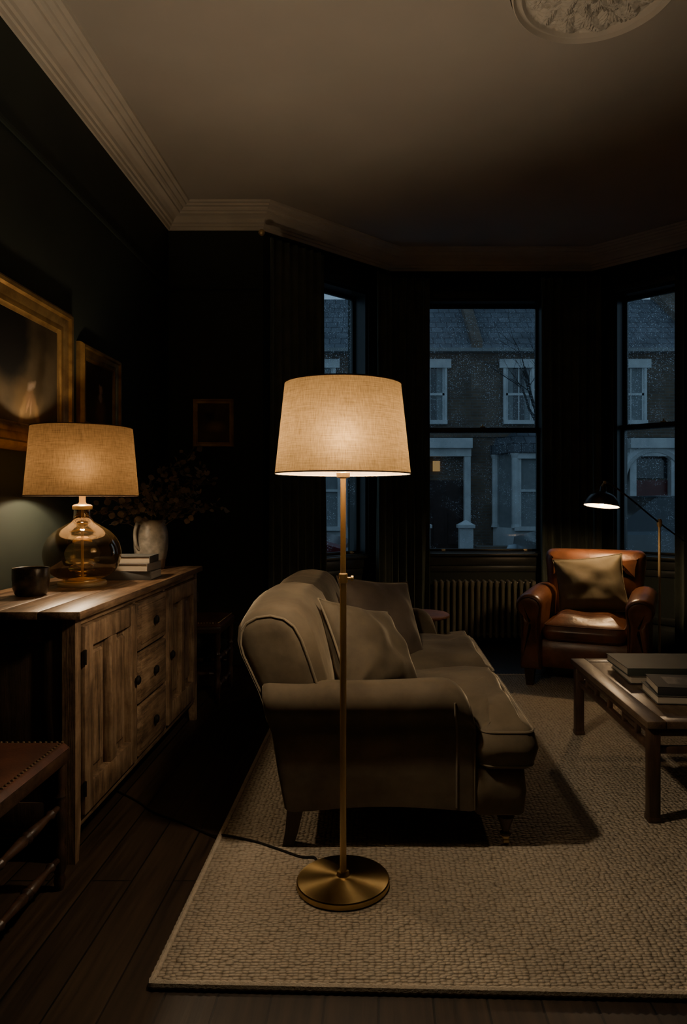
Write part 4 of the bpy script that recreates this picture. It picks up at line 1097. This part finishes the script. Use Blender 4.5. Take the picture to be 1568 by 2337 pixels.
picture((WX,(y0p+y1p)/2,zc), radians(90), y1p-y0p, zt_-zb_, 0.125, 0.05, M['gold'], pmA, 'large dark figure painting in a wide gilt frame', 'dark oil painting of a shadowed figure')
pmB = painting_mat('painting_small_figure', (0.020,0.017,0.012), (0.06,0.044,0.026), [
    (0.02,-0.09,0.085,0.12,0,(0.12,0.065,0.030),0.6),(0.02,-0.01,0.03,0.03,0,(0.30,0.22,0.15),0.5),(0.02,0.04,0.034,0.046,0,(0.40,0.24,0.13),0.6),(0.02,0.075,0.040,0.025,0,(0.02,0.014,0.01),0.5)])
picture((WX,3.985,1.84), radians(90), 0.56, 0.50, 0.085, 0.04, M['gold'], pmB, 'dark portrait painting in a carved gilt frame', 'dark portrait of a seated figure')
pmC = painting_mat('painting_landscape', (0.05,0.038,0.025), (0.15,0.10,0.05), [(0.02,-0.03,0.09,0.05,0,(0.24,0.15,0.07),0.8),(-0.03,0.05,0.05,0.05,0,(0.03,0.033,0.03),0.8)])
picture((-1.258,YB,1.832), 0.0, 0.31, 0.365, 0.036, 0.025, M['gold_d'], pmC, 'small dim landscape painting in a thin gilt frame', 'dim brown landscape')

# ------------------------------------------------------------------ turned-leg stools
def stool(x, y, w, d, h, label, rot=0.0):
    root = thing('wooden_stool', (x,y,0), label, 'stool', rot=rot)
    P = lambda nm,bm,mt,**k: finish(nm,bm,mt,root,world=False,**k)
    lp = [(0.0,0.0),(0.013,0.0),(0.019,0.03),(0.014,0.05),(0.020,0.065),(0.020,0.13),(0.014,0.145),(0.021,0.19),(0.023,0.24),(0.014,0.285),(0.020,0.30),(0.014,0.315),(0.021,0.34),(0.021,h-0.05),(0.0,h-0.05)]
    for sx in (-1,1):
        for sy in (-1,1):
            P('leg', lathe(B(), lp, sx*(w/2-0.025), sy*(d/2-0.025), 0, 16), M['dkwood'], label='turned wooden leg')
    sp2 = [(0.009,0),(0.010,0.1),(0.016,0.14),(0.010,0.18),(0.013,0.3),(0.017,0.44),(0.012,0.47),(0.020,0.5),(0.012,0.53),(0.017,0.56),(0.013,0.7),(0.010,0.82),(0.016,0.86),(0.010,0.9),(0.009,1)]
    for sx in (-1,1):
        for z in (0.10,0.265):
            P('stretcher', lathe_axis(B(), sp2, (sx*(w/2-0.025),-d/2+0.03,z),(sx*(w/2-0.025),d/2-0.03,z),12), M['dkwoodx'], label='turned wooden stretcher')
    for sy in (-1,1):
        P('stretcher', lathe_axis(B(), sp2, (-w/2+0.03,sy*(d/2-0.025),0.18),(w/2-0.03,sy*(d/2-0.025),0.18),12), M['dkwoodx'], label='turned wooden stretcher')
    bm = B(); box(bm,-w/2,w/2,-d/2,d/2,h-0.062,h-0.018,0.006); P('seat_frame', bm, M['dkwoodx'])
    bm = B(); puff(bm, [(-w/2+0.004,-d/2+0.004),(w/2-0.004,-d/2+0.004),(w/2-0.004,d/2-0.004),(-w/2+0.004,d/2-0.004)], h-0.03, h-0.004, r=0.012, crown=0.022, round_r=0.02)
    P('leather_seat', bm, M['leather2'], sharp=60, label='worn brown leather seat')
    bm = B()
    def stud(px,py): lathe(bm,[(0.0048,0),(0.004,0.0025),(0.0,0.0042)],px,py,h+0.001,8)
    for i in range(int(w/0.018)):
        t = -w/2+0.02+i*0.018
        if t < w/2-0.015: stud(t,-d/2+0.020); stud(t,d/2-0.020)
    for i in range(int(d/0.018)):
        t = -d/2+0.02+i*0.018
        if t < d/2-0.015: stud(-w/2+0.020,t); stud(w/2-0.020,t)
    o = P('nail_trim', bm, pm('dull_nail',(0.26,0.18,0.095),rough=0.45,metal=0.8), label='dull brass nail trim'); o['kind']='stuff'
stool(-1.235,2.04,0.47,0.47,0.468,'wooden stool with studded brown leather seat, turned legs, near the sideboard')
stool(-1.15,4.50,0.36,0.42,0.49,'small dark wooden stool with turned legs against the alcove')

# ------------------------------------------------------------------ outside: street, terrace, tree, cars
GZ = -0.45
bm = B(); box(bm,-30,40,6.6,45,GZ-0.2,GZ)
finish('ground', bm, M['asphalt'], kind='structure', smooth=False)
FY = 18.0
def ext_window(parent, cx, w, z0, z1, glass='darkglass', y=FY):
    bm = B(); f = 0.07
    box(bm,cx-w/2-f,cx-w/2,y-0.09,y+0.02,z0,z1); box(bm,cx+w/2,cx+w/2+f,y-0.09,y+0.02,z0,z1)
    box(bm,cx-w/2-f,cx+w/2+f,y-0.16,y+0.02,z0-0.10,z0); box(bm,cx-w/2-f-0.10,cx+w/2+f+0.10,y-0.12,y+0.02,z1,z1+0.22)
    zm = (z0+z1)/2; box(bm,cx-w/2,cx+w/2,y-0.06,y-0.01,zm-0.03,zm+0.03); box(bm,cx-0.015,cx+0.015,y-0.05,y-0.01,z0,z1)
    box(bm,cx-w/2,cx-w/2+0.05,y-0.06,y-0.01,z0,z1); box(bm,cx+w/2-0.05,cx+w/2,y-0.06,y-0.01,z0,z1)
    wn = finish('sash_window', bm, M['white'], parent, smooth=False)
    bm = B(); box(bm,cx-w/2,cx+w/2,y-0.03,y+0.02,z0,z1); finish('glass_pane', bm, M[glass], wn, smooth=False)
    bm = B(); box(bm,cx-w/2+0.05,cx-w/2+0.05+w*0.20,y-0.034,y-0.03,z0,z1); box(bm,cx+w/2-0.05-w*0.20,cx+w/2-0.05,y-0.034,y-0.03,z0,z1)
    finish('net_curtain', bm, M['blind'], wn, smooth=False)
def house(x0, x1, ups, bay, door, arch, label):
    h = thing('terraced_house', ((x0+x1)/2,FY,GZ), label, 'house', group='terrace across the street')
    ez = 5.05
    bm = B(); box(bm,x0,x1,FY,FY+6,GZ,ez); finish('brick_wall', bm, M['brickA'], h, smooth=False)
    bm = B(); loft(bm, [[Vector((x,FY-0.25,ez)),Vector((x,FY+3.0,7.25)),Vector((x,FY+6.2,ez))] for x in (x0,x1)])
    finish('slate_roof', bm, M['slate'], h, smooth=False)
    bm = B(); box(bm,x0,x1,FY-0.30,FY,ez-0.05,ez+0.04)
    finish('gutter', bm, M['blind'], h, smooth=False)
    bm = B(); box(bm,x0,x1,FY-0.05,FY,2.86,2.95)
    finish('string_course', bm, M['brickA'], h, smooth=False)
    bm = B(); loft(bm, [[Vector((x,FY-0.15,ez)),Vector((x,FY-0.15,ez+0.25)),Vector((x,FY+3.0,7.55)),Vector((x,FY+3.0,6.9))] for x in (x0+0.002,x0+0.28)])
    finish('party_wall', bm, M['brickA'], h, smooth=False)
    bm = B(); box(bm,x0+0.08,x0+1.28,FY+2.6,FY+3.4,6.6,8.2); box(bm,x0+0.01,x0+1.35,FY+2.52,FY+3.48,8.1,8.25)
    for k in range(4): lathe(bm,[(0.11,8.2),(0.09,8.65),(0.0,8.65)],x0+0.26+k*0.28,FY+3.0,0,12)
    finish('chimney', bm, M['brickA'], h, smooth=False)
    for (c,w,g) in ups: ext_window(h, c, w, 3.28, 4.62, g)
    c = bay; z0,z1 = 0.55,2.40
    pl = [(c-1.05,FY),(c-0.62,FY-0.75),(c+0.62,FY-0.75),(c+1.05,FY)]
    bm = B(); extrude_poly(bm, pl, GZ, z0)
    bw = finish('bay_window', bm, M['white'], h, smooth=False)
    bm = B(); extrude_poly(bm, [(c-1.13,FY),(c-0.68,FY-0.85),(c+0.68,FY-0.85),(c+1.13,FY)], z1, z1+0.24)
    loft(bm, [[Vector((c-1.05,FY,z1+0.24)),Vector((c-0.62,FY-0.75,z1+0.24)),Vector((c+0.62,FY-0.75,z1+0.24)),Vector((c+1.05,FY,z1+0.24))],[Vector((c-0.9,FY,z1+0.62)),Vector((c-0.5,FY-0.05,z1+0.62)),Vector((c+0.5,FY-0.05,z1+0.62)),Vector((c+0.9,FY,z1+0.62))]])
    finish('bay_roof', bm, M['slate'], bw, smooth=False)
    bm = B()
    for (px,py) in pl[1:3]+[(c-1.0,FY-0.08),(c+1.0,FY-0.08)]: lathe(bm,[(0.11,z0),(0.09,z0+0.1),(0.09,z1-0.12),(0.13,z1)],px,py+0.03,0,10)
    box(bm,c-0.56,c-0.48,FY-0.75,FY-0.68,z0,z1); box(bm,c+0.48,c+0.56,FY-0.75,FY-0.68,z0,z1); box(bm,c-0.5,c+0.5,FY-0.74,FY-0.68,(z0+z1)/2-0.03,(z0+z1)/2+0.03)
    box(bm,c-0.66,c+0.66,FY-0.86,FY-0.70,z0-0.06,z0+0.04); box(bm,c-0.66,c+0.66,FY-0.80,FY-0.70,z1-0.14,z1)
    finish('bay_frame', bm, M['white'], bw, smooth=False)
    bm = B(); ins_ = [(c-0.98,FY),(c-0.58,FY-0.69),(c+0.58,FY-0.69),(c+0.98,FY)]; extrude_poly(bm, ins_, z0, z1)
    finish('glass_pane', bm, M['blind'], bw, smooth=False, label='blind behind the glass')
    dx = door
    bm = B()
    box(bm,dx-0.60,dx-0.44,FY-0.28,FY,GZ,2.35); box(bm,dx+0.44,dx+0.60,FY-0.28,FY,GZ,2.35)
    box(bm,dx-0.63,dx+0.63,FY-0.42,FY,2.55,2.80); box(bm,dx-0.61,dx+0.61,FY-0.3,FY,2.35,2.55)
    if arch:
        pts = []
        for k in range(17):
            a = pi*k/16; pts.append(Vector((dx+0.80*cos(a),FY-0.22,1.75+0.80*sin(a))))
        tube(bm, pts, 0.14, 8)
    finish('door_surround', bm, M['white'], h, smooth=False)
    bm = B(); box(bm,dx-0.45,dx+0.45,FY-0.05,FY+0.03,GZ,1.75); box(bm,dx-0.33,dx-0.05,FY-0.07,FY-0.05,0.1,0.9); box(bm,dx+0.05,dx+0.33,FY-0.07,FY-0.05,0.1,0.9)
    finish('front_door', bm, M['doorred'] if arch else M['doorpaint'], h, smooth=False)
    bm = B(); box(bm,dx-0.45,dx+0.45,FY-0.04,FY+0.02,1.80,2.30) if arch else box(bm,dx-0.34,dx-0.16,FY-0.07,FY+0.02,1.98,2.24)
    finish('fanlight', bm, M['darkglass'] if arch else M['lantern'], h, smooth=False, label='glazed fanlight' if arch else 'warmly lit fanlight')
house(-3.44,2.36,[(1.30,0.75,'darkglass'),(-1.6,0.85,'darkglass')],-1.5,1.72,False,'brick terraced house with white door surround and slate roof')
house(2.36,8.2,[(3.58,0.66,'darkglass'),(6.45,0.66,'blind')],3.98,6.95,True,'brick terraced house with white bay window and arched doorway')
house(8.2,14.0,[(9.6,0.8,'darkglass'),(12.4,0.8,'darkglass')],9.9,12.8,False,'brick terraced house at the end of the street')
house(-9.24,-3.44,[(-7.6,0.8,'darkglass'),(-5.0,0.8,'blind')],-7.4,-4.6,True,'brick terraced house with arched doorway and red door')

for (a,b) in ((-3.3,0.75),(2.16,6.22),(7.68,13.5)):
    bm = B(); box(bm,a,b,15.5,15.72,GZ,0.15); box(bm,a-0.005,b+0.005,15.46,15.76,0.15,0.22)
    finish('garden_wall', bm, M['brickA'], loc=((a+b)/2,15.6,GZ), label='low brick garden wall with stone coping', cat='garden wall', smooth=False)
for gx in (0.98,1.93,7.45,6.45):
    bm = B(); box(bm,gx-0.15,gx+0.15,15.45,15.75,GZ,0.62,0.01); box(bm,gx-0.19,gx+0.19,15.41,15.79,0.62,0.70,0.01)
    loft(bm, [[Vector((gx+s*0.17,15.6+t*0.17,0.70)) for s,t in ((-1,-1),(1,-1),(1,1),(-1,1))],[Vector((gx+s*0.01,15.6+t*0.01,0.80)) for s,t in ((-1,-1),(1,-1),(1,1),(-1,1))]])
    finish('gate_post', bm, M['white'], loc=(gx,15.6,GZ), label='white-painted stone gate post with pyramid cap', cat='gate post', group='gate posts', sharp=20)

def tree():
    rnd = random.Random(5); tb = B(); bb = B()
    base = Vector((2.95,12.5,GZ))
    trunk = smooth_pts([base, base+Vector((0.05,0,1.2)), base+Vector((-0.03,0,2.3)), base+Vector((0.02,0.05,3.1))],4)
    tube(tb, trunk, 0.1, 10, radii=[0.13-0.06*i/(len(trunk)-1) for i in range(len(trunk))])
    def rec(p, d, Ln, r, depth):
        pts = [p]; rr = [r]
        for i in range(5):
            d = (d+Vector((rnd.uniform(-.18,.18),rnd.uniform(-.18,.18),rnd.uniform(-.08,.14)))).normalized()
            p = p+d*Ln/5; pts.append(p); rr.append(r*(1-0.5*(i+1)/5))
        tube(bb, pts, r, 5, radii=rr)
        if depth > 0:
            for k in range(3):
                i = rnd.choice((2,3,4,5)); nd = (d+Vector((rnd.uniform(-.9,.9),rnd.uniform(-.7,.7),rnd.uniform(-.2,.6)))).normalized()
                rec(pts[i], nd, Ln*rnd.uniform(0.55,0.75), rr[i]*0.6, depth-1)
    top = trunk[-1]
    for az in (2.6,3.4,0.3,4.6,1.6):
        rec(top-Vector((0,0,rnd.uniform(0,0.5))), Vector((cos(az)*0.7,sin(az)*0.5,1.0)).normalized(), 1.15, 0.036, 3)
    root = thing('bare_tree', tuple(base), 'bare leafless street tree in front of the terrace', 'tree')
    finish('trunk', tb, M['bark'], root); finish('branches', bb, M['bark'], root)
tree()

def car(x0, y0, ln, wd, ht, hood, mat, label, flip=False):
    s = -1 if flip else 1
    root = thing('car', (x0+s*ln/2, y0+wd/2, GZ), label, 'car')
    def X(f): return x0+s*f*ln
    lower = [(0.0,0.28),(0.005,0.55),(0.02,hood*0.92),(0.10,hood),(0.25,hood+0.06),(0.96,hood+0.07),(1.0,hood*0.8),(0.995,0.30),(0.9,0.22),(0.1,0.22)]
    bm = B(); rings = []
    for (yy,k) in ((0.0,0.96),(0.05,1.0),(wd-0.05,1.0),(wd,0.96)):
        rings.append([Vector((X(0.5+(f-0.5)*(0.985 if k<1 else 1)), y0+yy, GZ+0.22+(z-0.22)*k)) for f,z in lower])
    loft(bm, rings); finish('car_body', bm, mat, root, sharp=30)
    cab = [(0.24,hood+0.05),(0.37,ht-0.02),(0.48,ht),(0.80,ht-0.02),(0.94,hood+0.06)]
    bm = B(); rings = []
    for (yy,k) in ((0.06,0.0),(0.18,1.0),(wd-0.18,1.0),(wd-0.06,0.0)):
        rings.append([Vector((X(f), y0+ (yy), GZ + (hood+0.05 if k==0 else z))) for f,z in cab])
    loft(bm, rings); finish('cabin', bm, M['darkglass'], root, sharp=25, label='dark glazed cabin')
    bm = B(); box(bm,min(X(0.38),X(0.82)),max(X(0.38),X(0.82)),y0+0.20,y0+wd-0.20,GZ+ht-0.02,GZ+ht+0.015,0.01); finish('roof', bm, mat, root)
    for f in (0.18,0.80):
        for yy in (0.02,wd-0.02):
            bm = B(); c = (X(f), y0+yy-0.11, GZ+0.32); e = (X(f), y0+yy+0.11, GZ+0.32)
            lathe_axis(bm, [(0.001,0),(0.2,0.02),(0.30,0.05),(0.32,0.15),(0.32,0.85),(0.30,0.95),(0.2,0.98),(0.001,1)], c, e, 28); finish('wheel', bm, M['rubber'], root)
    for yy in (0.25,wd-0.25):
        bm = B(); cx = X(0.012); lathe(bm,[(0.0,-0.07),(0.09,-0.06),(0.12,0),(0.09,0.06),(0.0,0.07)],cx,y0+yy,GZ+hood*0.78,16); finish('headlamp', bm, M['headlamp'], root)
car(2.02, 9.2, 4.5, 1.8, 1.74, 1.22, M['carblk'], 'dark grey car parked on the wet street')
car(-0.36, 9.2, 4.3, 1.75, 1.66, 1.18, M['carred'], 'dark red car parked on the wet street', flip=True)

# ------------------------------------------------------------------ world + camera
w = bpy.data.worlds.new('dusk'); scene.world = w; w.use_nodes = True
nt = w.node_tree; bg = nt.nodes['Background']
tc = nt.nodes.new('ShaderNodeTexCoord'); sp = nt.nodes.new('ShaderNodeSeparateXYZ'); cr = nt.nodes.new('ShaderNodeValToRGB')
cr.color_ramp.elements[0].position = 0.0; cr.color_ramp.elements[0].color = (0.32,0.48,0.64,1)
cr.color_ramp.elements[1].position = 0.8; cr.color_ramp.elements[1].color = (0.20,0.32,0.47,1)
nt.links.new(tc.outputs['Generated'], sp.inputs[0]); nt.links.new(sp.outputs[2], cr.inputs[0]); nt.links.new(cr.outputs[0], bg.inputs[0])
bg.inputs[1].default_value = 0.70

cd = bpy.data.cameras.new('camera'); cam = bpy.data.objects.new('camera', cd); COL.objects.link(cam)
cam.location = (0,0,1.25); cam.rotation_euler = (radians(90),0,0)
cd.sensor_fit = 'VERTICAL'; cd.sensor_height = 36.0; cd.sensor_width = 36.0
cd.lens = 36.0*1600/2337
cd.shift_x = -81/2337; cd.shift_y = -28/2337
cd.clip_start = 0.05; cd.clip_end = 200
scene.camera = cam
